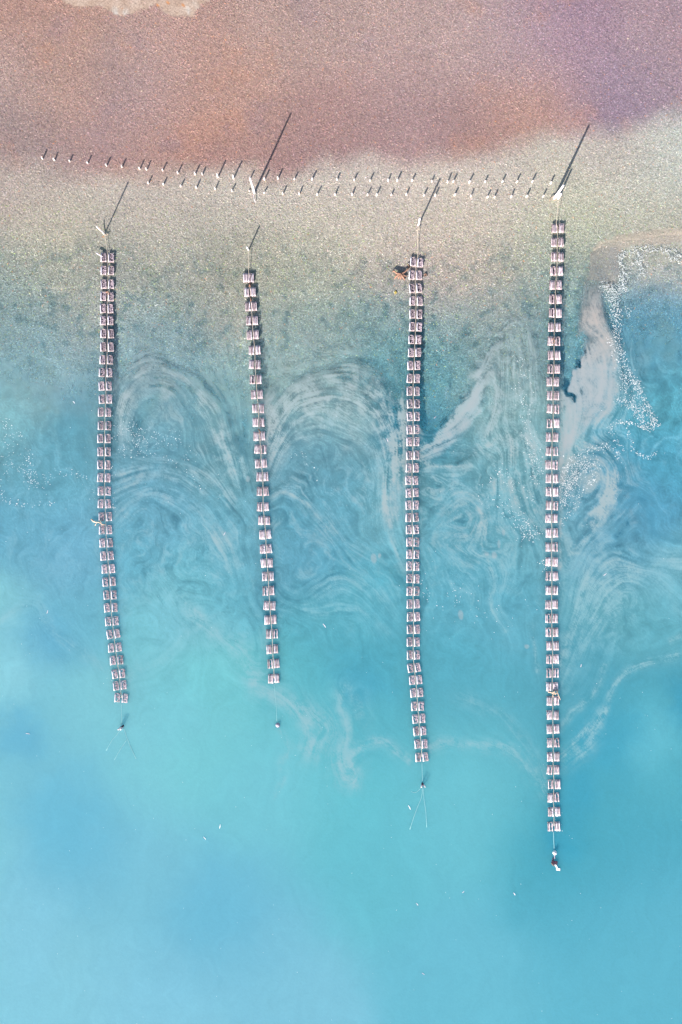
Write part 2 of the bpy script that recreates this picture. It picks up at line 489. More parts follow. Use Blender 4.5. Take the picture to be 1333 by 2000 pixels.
# ------------------------------------------------------------------ water: murky, milky, with silt and scum drawn out by the current
WATER_GAIN = np.array([0.465, 0.465, 0.468])
WC = [(0, 600, (135, 165, 168)), (100, 700, (110, 165, 180)), (0, 800, (100, 175, 195)), (100, 900, (92, 172, 198)), (60, 1050, (88, 168, 198)),
 (150, 1100, (95, 170, 202)), (0, 1200, (128, 197, 214)), (60, 1250, (100, 175, 208)), (0, 1330, (138, 207, 222)), (60, 1420, (100, 180, 212)),
 (170, 1200, (103, 178, 206)), (150, 1400, (126, 200, 217)), (120, 1550, (104, 179, 212)), (150, 1650, (100, 176, 212)), (20, 1600, (126, 200, 220)),
 (50, 1800, (126, 196, 221)), (20, 1960, (126, 198, 224)), (250, 1500, (120, 200, 218)), (270, 1700, (118, 192, 218)), (400, 1450, (114, 198, 215)),
 (400, 1820, (106, 182, 215)), (300, 1950, (126, 196, 223)), (550, 1900, (120, 192, 221)), (460, 1750, (104, 180, 213)), (500, 1600, (110, 195, 214)),
 (700, 1700, (96, 186, 209)), (700, 1550, (95, 190, 210)), (900, 1600, (100, 188, 211)), (900, 1900, (100, 185, 213)), (1200, 1900, (92, 180, 209)),
 (1300, 1800, (90, 178, 208)), (1300, 1530, (66, 162, 192)), (1250, 1620, (76, 167, 197)), (1150, 1750, (82, 172, 202)), (1130, 1530, (70, 165, 192)),
 (1110, 1650, (60, 160, 188)), (300, 650, (128, 165, 172)), (300, 700, (122, 165, 176)), (300, 800, (102, 165, 186)), (300, 880, (92, 165, 192)), (300, 1000, (92, 168, 196)), (400, 1150, (94, 174, 200)),
 (300, 1250, (113, 192, 211)), (350, 1190, (122, 193, 210)), (250, 1100, (85, 170, 197)), (400, 1350, (112, 199, 213)), (450, 750, (112, 163, 174)),
 (430, 900, (100, 170, 190)), (450, 1050, (92, 170, 195)), (600, 650, (138, 170, 170)), (620, 790, (128, 178, 188)), (600, 880, (92, 163, 188)), (650, 1000, (84, 162, 188)),
 (600, 1100, (78, 158, 187)), (650, 1200, (88, 173, 197)), (600, 1350, (90, 181, 201)), (700, 1300, (74, 164, 191)), (560, 1480, (108, 195, 212)),
 (720, 1400, (84, 174, 198)), (760, 1000, (98, 174, 195)), (750, 1150, (90, 172, 198)), (740, 640, (122, 165, 168)), (850, 640, (58, 130, 138)), (850, 720, (38, 122, 146)),
 (848, 820, (20, 132, 168)), (900, 880, (92, 165, 185)), (950, 800, (112, 174, 188)), (1000, 680, (130, 173, 178)), (1000, 780, (112, 174, 188)), (1020, 900, (104, 177, 195)),
 (900, 1000, (84, 164, 188)), (900, 1150, (92, 170, 197)), (1000, 1200, (94, 171, 198)), (900, 1300, (82, 168, 195)), (1000, 1400, (84, 170, 195)), (940, 1510, (105, 193, 212)),
 (1150, 1000, (92, 163, 190)), (1200, 1100, (86, 162, 190)), (1250, 1000, (68, 150, 186)), (1300, 1130, (98, 177, 200)), (1150, 1250, (78, 160, 188)),
 (1200, 1200, (96, 168, 188)), (1290, 1230, (92, 172, 195)), (1260, 1430, (98, 188, 208)), (1290, 1470, (100, 190, 210)), (1210, 1400, (62, 154, 186)), (1333, 1370, (58, 148, 180)),
 (1200, 1480, (64, 160, 190)), (1250, 560, (128, 163, 182)), (1300, 640, (84, 158, 174)), (1250, 640, (84, 158, 174)), (1250, 700, (80, 166, 186)), (1300, 760, (68, 164, 192)), (1300, 900, (66, 158, 190)),
 (1122, 600, (38, 118, 138)), (1120, 670, (28, 116, 142)), (1100, 1350, (80, 162, 190)), (1040, 1040, (92, 170, 192))]
# (points, half width, strength towards silt (+) or clear dark water (-))
CURVES = [
 ([(240, 800), (255, 745), (300, 722), (350, 730), (400, 780), (440, 850), (462, 910)], 16, .42),
 ([(238, 850), (248, 790), (285, 752), (330, 752), (378, 795), (420, 860), (445, 930)], 10, .22),
 ([(325, 702), (380, 735), (425, 775), (450, 820), (468, 880)], 9, -.40), ([(175, 615), (200, 650), (215, 690)], 7, -.30),
 ([(226, 640), (238, 690), (236, 720), (250, 700)], 8, -.25),
 ([(240, 930), (300, 912), (360, 918), (420, 945), (470, 1000)], 9, .22), ([(236, 1005), (290, 965), (370, 985), (430, 1040), (460, 1100)], 8, .15),
 ([(232, 960), (280, 935), (340, 930), (400, 965)], 5, .22), ([(60, 700), (110, 740), (150, 800), (165, 900)], 10, -.18), ([(120, 740), (150, 800), (165, 880)], 8, .10),
 ([(530, 840), (545, 790), (600, 748), (680, 732), (745, 762), (785, 830), (797, 905)], 26, .62),
 ([(530, 890), (555, 830), (615, 785), (700, 785), (760, 845), (785, 930)], 16, .32), ([(528, 930), (560, 870), (640, 840), (720, 870), (765, 950)], 10, .15),
 ([(535, 790), (565, 748), (620, 722), (700, 705), (740, 712)], 6, -.50), ([(745, 610), (770, 660), (785, 720), (778, 760), (740, 700)], 9, -.45),
 ([(730, 640), (765, 690), (780, 760), (788, 840)], 5, .30), ([(795, 800), (790, 880), (768, 930), (757, 975), (762, 1010)], 10, .42), ([(755, 940), (752, 1000), (770, 1060), (790, 1110)], 3, .35),
 ([(530, 975), (555, 962), (595, 980), (640, 1030)], 7, .25), ([(640, 1010), (680, 1060), (740, 1080)], 5, .12), ([(465, 640), (475, 720), (480, 800), (478, 900)], 10, -.22),
 ([(400, 720), (440, 790), (460, 860), (478, 940)], 7, .18), ([(600, 1170), (660, 1130), (720, 1150), (770, 1200)], 6, .12), ([(560, 1180), (620, 1200), (700, 1190), (760, 1240)], 5, .10),
 ([(380, 1200), (430, 1248), (475, 1275), (500, 1330), (560, 1372), (620, 1405), (640, 1430), (600, 1465)], 12, .30), ([(500, 1330), (520, 1290), (515, 1230), (490, 1180)], 5, .12),
 ([(705, 1405), (700, 1365), (675, 1345), (662, 1375), (678, 1430), (660, 1480), (668, 1515)], 10, .24), ([(690, 1530), (682, 1485), (705, 1458), (745, 1448), (775, 1465), (800, 1482)], 6, .34),
 ([(660, 1490), (672, 1510), (690, 1500)], 14, .22), ([(548, 1430), (560, 1462), (546, 1490), (552, 1520), (536, 1560)], 4, .30), ([(590, 1380), (600, 1430), (610, 1470)], 9, .22),
 ([(675, 1352), (700, 1350), (712, 1400)], 6, -.20), ([(0, 1215), (50, 1182), (78, 1188), (98, 1230), (160, 1265), (195, 1305)], 6, .20), ([(330, 1150), (372, 1215), (330, 1280), (250, 1320)], 14, .12),
 ([(380, 1212), (395, 1200), (360, 1170)], 4, .20), ([(828, 885), (868, 842), (905, 800), (932, 750), (950, 690), (985, 640)], 15, .50), ([(838, 865), (872, 830), (905, 790)], 5, .5),
 ([(835, 905), (890, 905), (930, 880), (1000, 850), (1040, 870)], 5, .35), ([(860, 700), (875, 740), (868, 800), (845, 860)], 3, .45), ([(900, 620), (880, 680), (905, 720), (895, 770)], 8, -.30),
 ([(838, 780), (860, 750), (880, 735)], 3, .4), ([(1040, 660), (1045, 760), (1030, 850), (1045, 960), (1085, 1060)], 7, .28), ([(1005, 860), (1003, 940), (1035, 1010), (1076, 1050), (1080, 1100)], 4, .40),
 ([(985, 680), (975, 760), (960, 830), (930, 880)], 9, .20), ([(1000, 700), (1010, 800), (1000, 860)], 5, .22), ([(955, 1000), (948, 1070), (962, 1130), (958, 1180), (985, 1230)], 4, .34),
 ([(870, 1010), (905, 980), (945, 1010), (925, 1050), (885, 1040)], 4, .25), ([(880, 1070), (930, 1090), (960, 1060)], 4, .2), ([(1040, 1225), (1052, 1310)], 2.5, .35),
 ([(840, 1462), (880, 1446), (930, 1455), (1000, 1468), (1035, 1510), (1066, 1552)], 7, .30), ([(900, 1360), (980, 1400), (1040, 1470), (1060, 1530)], 8, .16),
 ([(1100, 505), (1106, 545), (1102, 590), (1103, 640), (1106, 662), (1098, 672)], 4, .85), ([(1096, 700), (1099, 760), (1095, 800), (1097, 860), (1092, 900)], 4, .65), ([(1094, 1010), (1095, 1070), (1092, 1112)], 2, .55),
 ([(1118, 500), (1120, 560), (1116, 620)], 2, .4), ([(1126, 500), (1128, 560), (1122, 600)], 1.5, .4),
 ([(1112, 520), (1113, 600), (1110, 660), (1118, 690), (1106, 740)], 4, -.55), ([(1112, 600), (1112, 640), (1108, 670), (1106, 690)], 5, -1.1), ([(1106, 680), (1104, 720), (1107, 745), (1102, 752)], 5, -1.5), ([(1105, 750), (1110, 768), (1121, 770), (1124, 783)], 3, -1.3), ([(1106, 692), (1120, 684), (1136, 660), (1130, 690)], 8, -1.5), ([(1108, 690), (1118, 705), (1126, 716)], 3, -1.3), ([(1128, 690), (1134, 705), (1137, 716)], 2.5, -1.2), ([(1116, 695), (1116, 715), (1114, 730)], 2.5, -1.2),
 ([(1095, 970), (1110, 905), (1150, 872), (1192, 885), (1206, 930), (1182, 985), (1140, 1035), (1100, 1095)], 6, .38), ([(1096, 1000), (1122, 930), (1160, 898), (1190, 918), (1186, 965), (1150, 1010)], 4, .30),
 ([(1098, 1100), (1130, 1060), (1180, 1000), (1200, 950)], 12, .24), ([(1097, 1190), (1112, 1110), (1150, 1030), (1195, 965)], 9, .12), ([(1225, 990), (1240, 970), (1265, 985), (1280, 1040), (1333, 1060)], 8, -.18),
 ([(1205, 1045), (1215, 1030), (1225, 1022)], 6, -.45), ([(1100, 1330), (1130, 1250), (1165, 1195), (1230, 1120), (1333, 1100)], 20, .16), ([(1098, 1300), (1120, 1220), (1140, 1160), (1150, 1120)], 5, .28),
 ([(1098, 1420), (1120, 1388), (1160, 1350), (1178, 1300)], 4, .30), ([(1098, 1478), (1130, 1440), (1175, 1395), (1205, 1335), (1255, 1300), (1325, 1278)], 4.5, .42), ([(1100, 1492), (1140, 1462), (1162, 1425), (1172, 1392)], 8, .34),
 ([(1160, 1130), (1200, 1100), (1260, 1120), (1333, 1190)], 6, .14), ([(1313, 1250), (1333, 1235)], 3, .4), ([(1190, 800), (1160, 830), (1110, 900)], 4, .3),
 ([(1180, 640), (1205, 700), (1200, 790)], 5, .35), ([(560, 560), (640, 600), (720, 600)], 10, -.10), ([(1180, 520), (1195, 545), (1180, 530)], 4, -.3),
]
SCUM = [
 ([(1152, 488), (1200, 482), (1215, 500), (1211, 540), (1178, 556), (1176, 600), (1192, 650), (1208, 700), (1204, 760), (1198, 800), (1184, 812), (1162, 824), (1132, 856), (1106, 888), (1092, 912), (1098, 860), (1106, 800), (1102, 774), (1112, 740),
   (1108, 700), (1124, 725), (1134, 702), (1126, 675), (1132, 620), (1138, 560), (1148, 520)], .74),
 ([(828, 900), (832, 880), (852, 858), (880, 832), (905, 800), (925, 765), (935, 725), (946, 735), (936, 770), (942, 800), (915, 832), (880, 866), (858, 890)], .55),
 ([(868, 762), (876, 752), (884, 765), (880, 785), (868, 790)], .5), ([(1084, 660), (1090, 662), (1088, 672), (1080, 670)], .7),
 ([(752, 1010), (756, 960), (770, 930), (783, 935), (780, 990), (765, 1040)], .22), ([(1083, 985 + 115), (1094, 1100), (1093, 1112), (1084, 1112)], .5),
]
LILY = [(849, 866, 2, 5), (966, 1083, 5, 7), (951, 1082, 5, 4), (975, 1062, 3, 8), (900, 1200, 5, 10), (730, 1090, 6, 9), (484, 936, 4, 6), (1028, 1262, 5, 4), (742, 1085, 3, 5), (985, 1040, 3, 6)]

def wfix(x, y, c):
    if y < 720: dlt = (30, 15, 14)
    elif y < 870: dlt = (38, 28, 18)
    elif y < 1150: dlt = (24, 11, 3)
    else: dlt = (11, 8, -1)
    return (x, y, tuple(min(a + b_, 250) for a, b_ in zip(c, dlt)))
WC = [wfix(*w) for w in WC]
STEP = 2.0
wx_ax = axis(-20, 1354, STEP); wy_ax = axis(380, 2020, STEP)
wy_ax = wy_ax[wy_ax > 300] if False else wy_ax
PX, PY = np.meshgrid(wx_ax, wy_ax)
cx0 = len(FAR); cx1 = len(wx_ax) - len(FAR); cy0 = len(FAR); cy1 = len(wy_ax) - len(FAR)
cpx = PX[cy0:cy1, cx0:cx1]; cpy = PY[cy0:cy1, cx0:cx1]

# the current: tangents of the drift lines plus gentle eddies
e = 3.0
psi = lambda x, y: 26 * fbm(x, y, 90, 110, 3) + 7 * fbm(x, y, 95, 34, 3)
vx = (psi(cpx, cpy + e) - psi(cpx, cpy - e)) / (2 * e); vy = -(psi(cpx + e, cpy) - psi(cpx - e, cpy)) / (2 * e)
vy = vy + 0.25
WXp = 10 * fbm(cpx, cpy, 100, 60, 5) + 3 * fbm(cpx, cpy, 105, 12, 3)
WYp = 10 * fbm(cpx, cpy, 110, 60, 5) + 3 * fbm(cpx, cpy, 115, 12, 3)
qx = cpx + WXp; qy = cpy + WYp
silt = np.zeros(cpx.shape)
lines = []
for pts, wd, st in CURVES:
    sp = smooth_poly(pts, 5)
    reach = max(wd * 3.0, 45)
    if np.mean([p[1] for p in pts]) > 1150 and st > 0: st *= 1.5; wd *= 1.15
    D, TX, TY = segdist(qx, qy, sp, reach)
    wgt = np.exp(-(D / 24.0) ** 2) * 2.2
    vx = vx + TX * wgt; vy = vy + TY * wgt
    lines.append((D, wd, st))
sp = np.hypot(vx, vy) + 1e-6
vx /= sp; vy /= sp

def lic(seed, blur, steps):
    ny, nx = cpx.shape
    n = np.random.default_rng(seed).random((ny, nx))
    for _ in range(blur):
        n = (n + np.roll(n, 1, 0) + np.roll(n, -1, 0) + np.roll(n, 1, 1) + np.roll(n, -1, 1)) / 5
    acc = n.copy(); cnt = 1.0
    J, I = np.meshgrid(np.arange(nx, dtype=float), np.arange(ny, dtype=float))
    for sgn in (1, -1):
        x = J.copy(); y = I.copy()
        for k in range(steps):
            xi = np.clip(np.rint(x), 0, nx - 1).astype(np.int32); yi = np.clip(np.rint(y), 0, ny - 1).astype(np.int32)
            if k: acc += n[yi, xi]; cnt += 1
            x += sgn * vx[yi, xi] * 1.2; y += sgn * vy[yi, xi] * 1.2
    a = acc / cnt
    a = (a - a.mean()) / a.std()
    return a
l1 = lic(1, 0, 10); l2 = lic(2, 3, 22); l3 = lic(3, 22, 46)
streak = 0.5 * l1 + 0.35 * l2 + 0.38 * l3 + 2.2 * fbm(cpx + WXp, cpy + WYp, 150, 15, 5) + 0.35 * np.random.default_rng(5).normal(0, 1, cpx.shape)

filament = np.zeros(cpx.shape)
for D, wd, st in lines:
    core = 0.6 * np.exp(-(D / (wd * 0.9)) ** 2) + 0.55 * np.exp(-(D / (wd * 1.9)) ** 2)
    filament += (st * 0.82 if st > 0 else st) * core * np.clip(0.75 + 0.62 * streak, 0.0, 2.0)
for vx_, vy_, ra, rb, kk in ((980, 740, 70, 130, .34), (1010, 950, 60, 90, .22), (1150, 760, 70, 120, .25), (640, 800, 95, 60, .22), (335, 780, 80, 60, .20), (1185, 1150, 60, 110, .26),
        (930, 1080, 70, 90, .18), (620, 1170, 90, 40, .16), (1150, 930, 60, 60, .26), (420, 1080, 50, 60, .16), (1000, 620, 70, 50, .22), (900, 960, 60, 60, .14), (600, 640, 90, 50, .12),
        (850, 800, 27, 82, -.85), (850, 680, 38, 66, -.60), (1113, 590, 11, 85, -.65), (884, 775, 10, 30, -.45), (750, 650, 26, 40, -.30), (200, 640, 24, 40, -.25), (480, 660, 18, 50, -.25)):
    gq = np.exp(-(((qx - vx_) / ra) ** 2 + ((qy - vy_) / rb) ** 2) ** 1.3)
    filament += kk * gq * np.clip((0.55 + 0.75 * streak) if kk > 0 else (0.9 + 0.3 * streak), 0.0, 2.2)
marble = np.clip(0.45 * l1 + 0.55 * l2 + 1.9 * fbm(cpx + 2.2 * WXp, cpy + 2.2 * WYp, 160, 34, 5) + 0.8 * fbm(cpx + 2 * WYp, cpy + 2 * WXp, 166, 9, 3) - 0.15, 0, 2.2)
where_ = sstep(600, 700, cpy) * sstep(1330, 1080, cpy + 60 * fbm(cpx, cpy, 170, 120, 3)) * (0.35 + 0.65 * sstep(200, 260, cpx)) * (1 - 0.6 * sstep(1200, 1290, cpx + 0.0))
filament += 0.17 * marble * where_
filament -= 0.16 * np.clip(-0.5 * l2 - 1.8 * fbm(cpx + 2 * WXp, cpy + 2 * WYp, 180, 28, 5) - 0.3, 0, 1.6) * where_
scum = np.zeros(cpx.shape)
for poly, st in SCUM:
    rg1 = 4.5 * fbm(cpx, cpy, 140, 13, 4); rg2 = 4.5 * fbm(cpx, cpy, 145, 13, 4)
    ins = inpoly(cpx + WXp * 0.15 + rg1, cpy + WYp * 0.15 + rg2, poly).astype(float)
    for _ in range(7):
        ins = (ins + np.roll(ins, 1, 0) + np.roll(ins, -1, 0) + np.roll(ins, 1, 1) + np.roll(ins, -1, 1)) / 5
    scum = np.maximum(scum, ins * st * np.clip(0.92 + 0.22 * streak, 0.25, 1.25))
for lx, ly, rx, ry in LILY:
    dd = np.hypot((cpx - lx + WXp * .3) / rx, (cpy - ly + WYp * .3) / ry)
    scum = np.maximum(scum, 0.42 * sstep(1.15, 0.8, dd))

bt = sstep(1150, 1500, cpy)[..., None]
base = rbf(cpx + WXp * 1.5, cpy + WYp * 1.5, WC, 50) * (1 - bt) + rbf(cpx + WXp * 2, cpy + WYp * 2, WC, 82) * bt
for bx_, by_, rx_, ry_, kk, cc in ((130, 1610, 90, 100, .75, (110, 191, 216)), (42, 1425, 52, 50, .7, (106, 184, 212)), (95, 1245, 50, 50, .5, (104, 180, 210)), (430, 1765, 85, 95, .55, (110, 191, 216)),
        (15, 1310, 60, 60, .6, (146, 213, 226)), (15, 1215, 50, 22, .6, (140, 208, 222)), (330, 1200, 50, 70, .4, (130, 202, 218)), (1275, 1440, 50, 60, .6, (112, 200, 216)), (1190, 1450, 70, 80, .45, (66, 168, 198)),
        (1333, 1385, 40, 50, .5, (60, 160, 192)), (1115, 1550, 40, 70, .5, (66, 168, 198)), (1090, 1650, 45, 40, .5, (60, 166, 196)), (300, 1400, 120, 80, .4, (130, 206, 220)), (60, 1800, 60, 160, .4, (136, 204, 226)),
        (520, 1560, 90, 120, .35, (124, 203, 219)), (710, 1330, 60, 50, .5, (80, 172, 198)), (330, 1950, 120, 80, .4, (134, 203, 226))):
    g_ = (kk * np.exp(-(((cpx + 3 * WXp - bx_) / rx_) ** 2 + ((cpy + 3 * WYp - by_) / ry_) ** 2) ** 1.4))[..., None]
    base = base * (1 - g_) + lin(cc) * g_
# gentle overall streaking where the water is disturbed (upper half), calm below
dist_ = sstep(1500, 1050, cpy + 0.0 * cpx) * (0.5 + 0.5 * sstep(150, 300, cpx))
mott = fbm(cpx + WXp, cpy + WYp, 130, 22, 4)
up = sstep(1250, 620, cpy)
mod = streak * 0.07 * dist_ + 0.012 * l2 + l1 * 0.035 * up + mott * (0.30 * up + 0.02)
base = base * (1 + mod[..., None])
gr = np.random.default_rng(9).normal(0, 1, cpx.shape) * (0.02 + 0.05 * up)
base = base * (1 + gr[..., None])
stt = sstep(950, 1200, cpy)[..., None]
silt_c = lin((186, 203, 204)) * (1 - stt) + lin((158, 204, 212)) * stt; dark_c = lin((20, 118, 150)); scum_c = lin((190, 201, 204)); scum_b = lin((214, 202, 192))
fp = np.clip(filament, 0, 0.85)[..., None]; fn = np.clip(-filament, 0, 0.85)[..., None]
col = base * (1 - fp) + silt_c * fp
col = col * (1 - fn) + dark_c * fn
tb = sstep(760, 600, cpy)[..., None]
sc_ = scum_c * (1 - tb) + scum_b * tb
scum = scum * np.clip(1 - 1.5 * fn[..., 0], 0, 1) * (0.30 + 0.70 * sstep(500, 650, cpy))
col = col * (1 - scum[..., None]) + sc_ * scum[..., None]
dep = cpy - shore(cpx) + 14 * fbm(cpx, cpy, 120, 26, 4) + 6 * streak * 0.5
alpha = clarity(cpx, shore(cpx) + dep)
# clear weedy pools beside the third and fourth chains
pool = np.zeros(cpx.shape)
alpha = np.clip(alpha - pool, 0.05, 1)
alpha = np.clip(alpha + 0.5 * np.clip(filament, -0.4, 1) + scum * 0.9, 0.0, 1.0) * sstep(-20, 0, cpy - shore(cpx) + 4)
colF = rbf(np.clip(PX, -50, 1380), np.clip(PY, 560, 2060), WC, 46) if False else None
full = np.empty(PX.shape + (3,)); fa = np.ones(PX.shape)
ci = np.clip(np.arange(PX.shape[0]) - cy0, 0, cpx.shape[0] - 1); cj = np.clip(np.arange(PX.shape[1]) - cx0, 0, cpx.shape[1] - 1)
full[:] = col[np.ix_(ci, cj)]
fa[:] = alpha[np.ix_(ci, cj)]
keeprows = wy_ax > 300
PXk = PX[keeprows]; PYk = PY[keeprows]
wm = grid_mesh('lake_water', PXk, PYk, np.zeros(PXk.shape))
attr_col(wm, 'murk', np.clip(full[keeprows] * WATER_GAIN, 0.005, 0.9).reshape(-1, 3))
attr_f(wm, 'opacity', fa[keeprows].ravel())

m = bpy.data.materials.new('murky_lake_water'); m.use_nodes = True
nt = m.node_tree; nt.nodes.clear()
out = nt.nodes.new('ShaderNodeOutputMaterial')
ac = nt.nodes.new('ShaderNodeAttribute'); ac.attribute_name = 'murk'
ao = nt.nodes.new('ShaderNodeAttribute'); ao.attribute_name = 'opacity'
sss = nt.nodes.new('ShaderNodeSubsurfaceScattering'); sss.falloff = 'BURLEY'
sss.inputs['Scale'].default_value = 1.0; sss.inputs['Radius'].default_value = (2.0, 3.2, 3.8)
dif = nt.nodes.new('ShaderNodeBsdfDiffuse')
tr = nt.nodes.new('ShaderNodeBsdfTransparent'); tr.inputs[0].default_value = (0.96, 0.99, 0.99, 1)
mxa = nt.nodes.new('ShaderNodeMixShader'); mxa.inputs[0].default_value = 0.06
mx = nt.nodes.new('ShaderNodeMixShader')
gl = nt.nodes.new('ShaderNodeBsdfGlossy'); gl.inputs['Roughness'].default_value = 0.06
fr = nt.nodes.new('ShaderNodeLayerWeight'); fr.inputs['Blend'].default_value = 0.5
fpw = nt.nodes.new('ShaderNodeMath'); fpw.operation = 'POWER'; fpw.inputs[1].default_value = 5.0
fma = nt.nodes.new('ShaderNodeMath'); fma.operation = 'MULTIPLY_ADD'; fma.inputs[1].default_value = 0.98; fma.inputs[2].default_value = 0.02
mx2 = nt.nodes.new('ShaderNodeMixShader')
nzw = nt.nodes.new('ShaderNodeTexNoise'); nzw.inputs['Scale'].default_value = 2.2; nzw.inputs['Detail'].default_value = 4
tcw = nt.nodes.new('ShaderNodeTexCoord')
bpw = nt.nodes.new('ShaderNodeBump'); bpw.inputs['Strength'].default_value = 0.12; bpw.inputs['Distance'].default_value = 0.03
L = nt.links.new
L(tcw.outputs['Object'], nzw.inputs['Vector']); L(nzw.outputs['Fac'], bpw.inputs['Height'])
L(bpw.outputs[0], gl.inputs['Normal']); L(bpw.outputs[0], fr.inputs['Normal'])
L(ac.outputs['Color'], sss.inputs['Color']); L(ac.outputs['Color'], dif.inputs['Color'])
L(sss.outputs[0], mxa.inputs[1]); L(dif.outputs[0], mxa.inputs[2])
L(ao.outputs['Fac'], mx.inputs[0]); L(tr.outputs[0], mx.inputs[1]); L(mxa.outputs[0], mx.inputs[2])
L(fr.outputs['Facing'], fpw.inputs[0]); L(fpw.outputs[0], fma.inputs[0]); L(fma.outputs[0], mx2.inputs[0]); L(mx.outputs[0], mx2.inputs[1]); L(gl.outputs[0], mx2.inputs[2])
L(mx2.outputs[0], out.inputs['Surface'])
wm.materials.append(m)
tag(link('water', wm), kind='structure')

# ------------------------------------------------------------------ floats
def strip(x0, y0, lst):
    return [(x0 + a / 6.6667, y0 + b / 6.6667, t) for a, b, t in lst]
C1 = strip(160, 480, [(340,160,2),(340,328,-1),(341,505,-1),(336,664,0),(330,822,0),(331,976,0),(336,1146,0),(333,1320,1),(323,1486,0),(315,1652,0),(311,1826,0),(314,1998,0)]) + \
     strip(160, 780, [(301,168,1),(300,342,0),(293,511,0),(295,681,0),(293,851,1),(294,1020,1),(299,1191,0),(299,1359,0),(310,1528,0),(314,1696,-1),(321,1866,-1)]) + \
     strip(160, 1080, [(332,34,-2),(350,203,-1),(360,373,-4),(373,543,-1),(381,709,-3),(395,885,-4),(415,1052,-5),(434,1228,-5),(457,1393,-4),(484,1568,-5),(498,1722,-6),(517,1885,3)])
C2 = strip(460, 520, [(177,157,1),(194,340,-2),(207,526,-3),(220,711,-3),(230,896,-4),(253,1093,-2),(255,1282,1),(268,1477,-2),(282,1671,-3),(300,1850,0)]) + \
     strip(460, 820, [(305,31,-1),(313,212,-2),(329,383,0),(336,564,-4),(355,741,-1),(360,931,-1),(362,1131,-2),(378,1310,0),(393,1492,-3),(400,1678,-2),(410,1861,-2)]) + \
     strip(460, 1080, [(427,303,-3),(434,491,-6),(448,684,0),(460,866,-3),(478,1052,-1),(482,1250,-4),(496,1438,-4),(503,1632,-2)])
C3 = strip(750, 490, [(425,155,8),(409,321,1),(410,492,-2),(419,655,0),(415,825,0),(413,990,0),(404,1157,0),(400,1324,0),(391,1492,0),(382,1663,0),(380,1828,1),(383,1992,0)]) + \
     strip(750, 790, [(381,156,0),(380,325,-1),(379,485,0),(377,662,-1),(369,825,0),(363,986,1),(369,1148,-2),(368,1309,0),(367,1471,-1),(370,1627,-3),(377,1790,-1),(377,1950,0)]) + \
     strip(750, 1090, [(378,103,0),(378,266,0),(379,427,0),(382,594,-1),(387,762,-2),(384,925,0),(382,1091,0),(382,1261,0),(393,1425,-5),(414,1582,-4),(427,1750,-2),(440,1925,-1)]) + \
     strip(750, 1240, [(453,1088,-4),(466,1249,-3),(484,1416,-3),(494,1587,-3)])
C4 = strip(1020, 420, [(462,178,-1),(456,361,0),(456,552,0),(448,733,0),(436,915,0),(432,1100,0),(430,1277,1),(420,1463,0),(415,1643,0),(415,1826,0)]) + \
     strip(1020, 720, [(412,5,0),(400,172,0),(402,353,0),(403,524,2),(403,711,-1),(391,892,0),(387,1076,0),(383,1253,1),(390,1428,0),(388,1602,0),(388,1780,1),(382,1948,0)]) + \
     strip(1020, 1020, [(388,138,-1),(383,322,0),(383,514,1),(387,699,0),(385,886,0),(383,1070,-1),(385,1250,-1),(389,1430,-1),(395,1607,-1),(396,1779,-1),(395,1960,-1)]) + \
     strip(1020, 1320, [(390,138,-1),(400,322,-1),(398,508,0),(401,689,-1),(403,866,-2),(404,1049,-1),(403,1221,-1),(416,1407,-1),(404,1580,-2),(415,1765,-1),(412,1955,-2)])
CHAINS = [('A', C1, 25.6), ('B', C2, 23.6), ('A', C3, 25.0), ('B', C4, 24.6)]

def log_mesh(r, ln, rnd, mat):
    b = MB()
    n = 5
    pts = [((rnd.uniform(-.12, .12) * r), -ln / 2 + ln * i / (n - 1), rnd.uniform(-.08, .08) * r) for i in range(n)]
    b.tube(pts, [r * rnd.uniform(0.9, 1.06) for _ in range(n)], 8, 0.05, rnd)
    return b.mesh('log', mat, True)

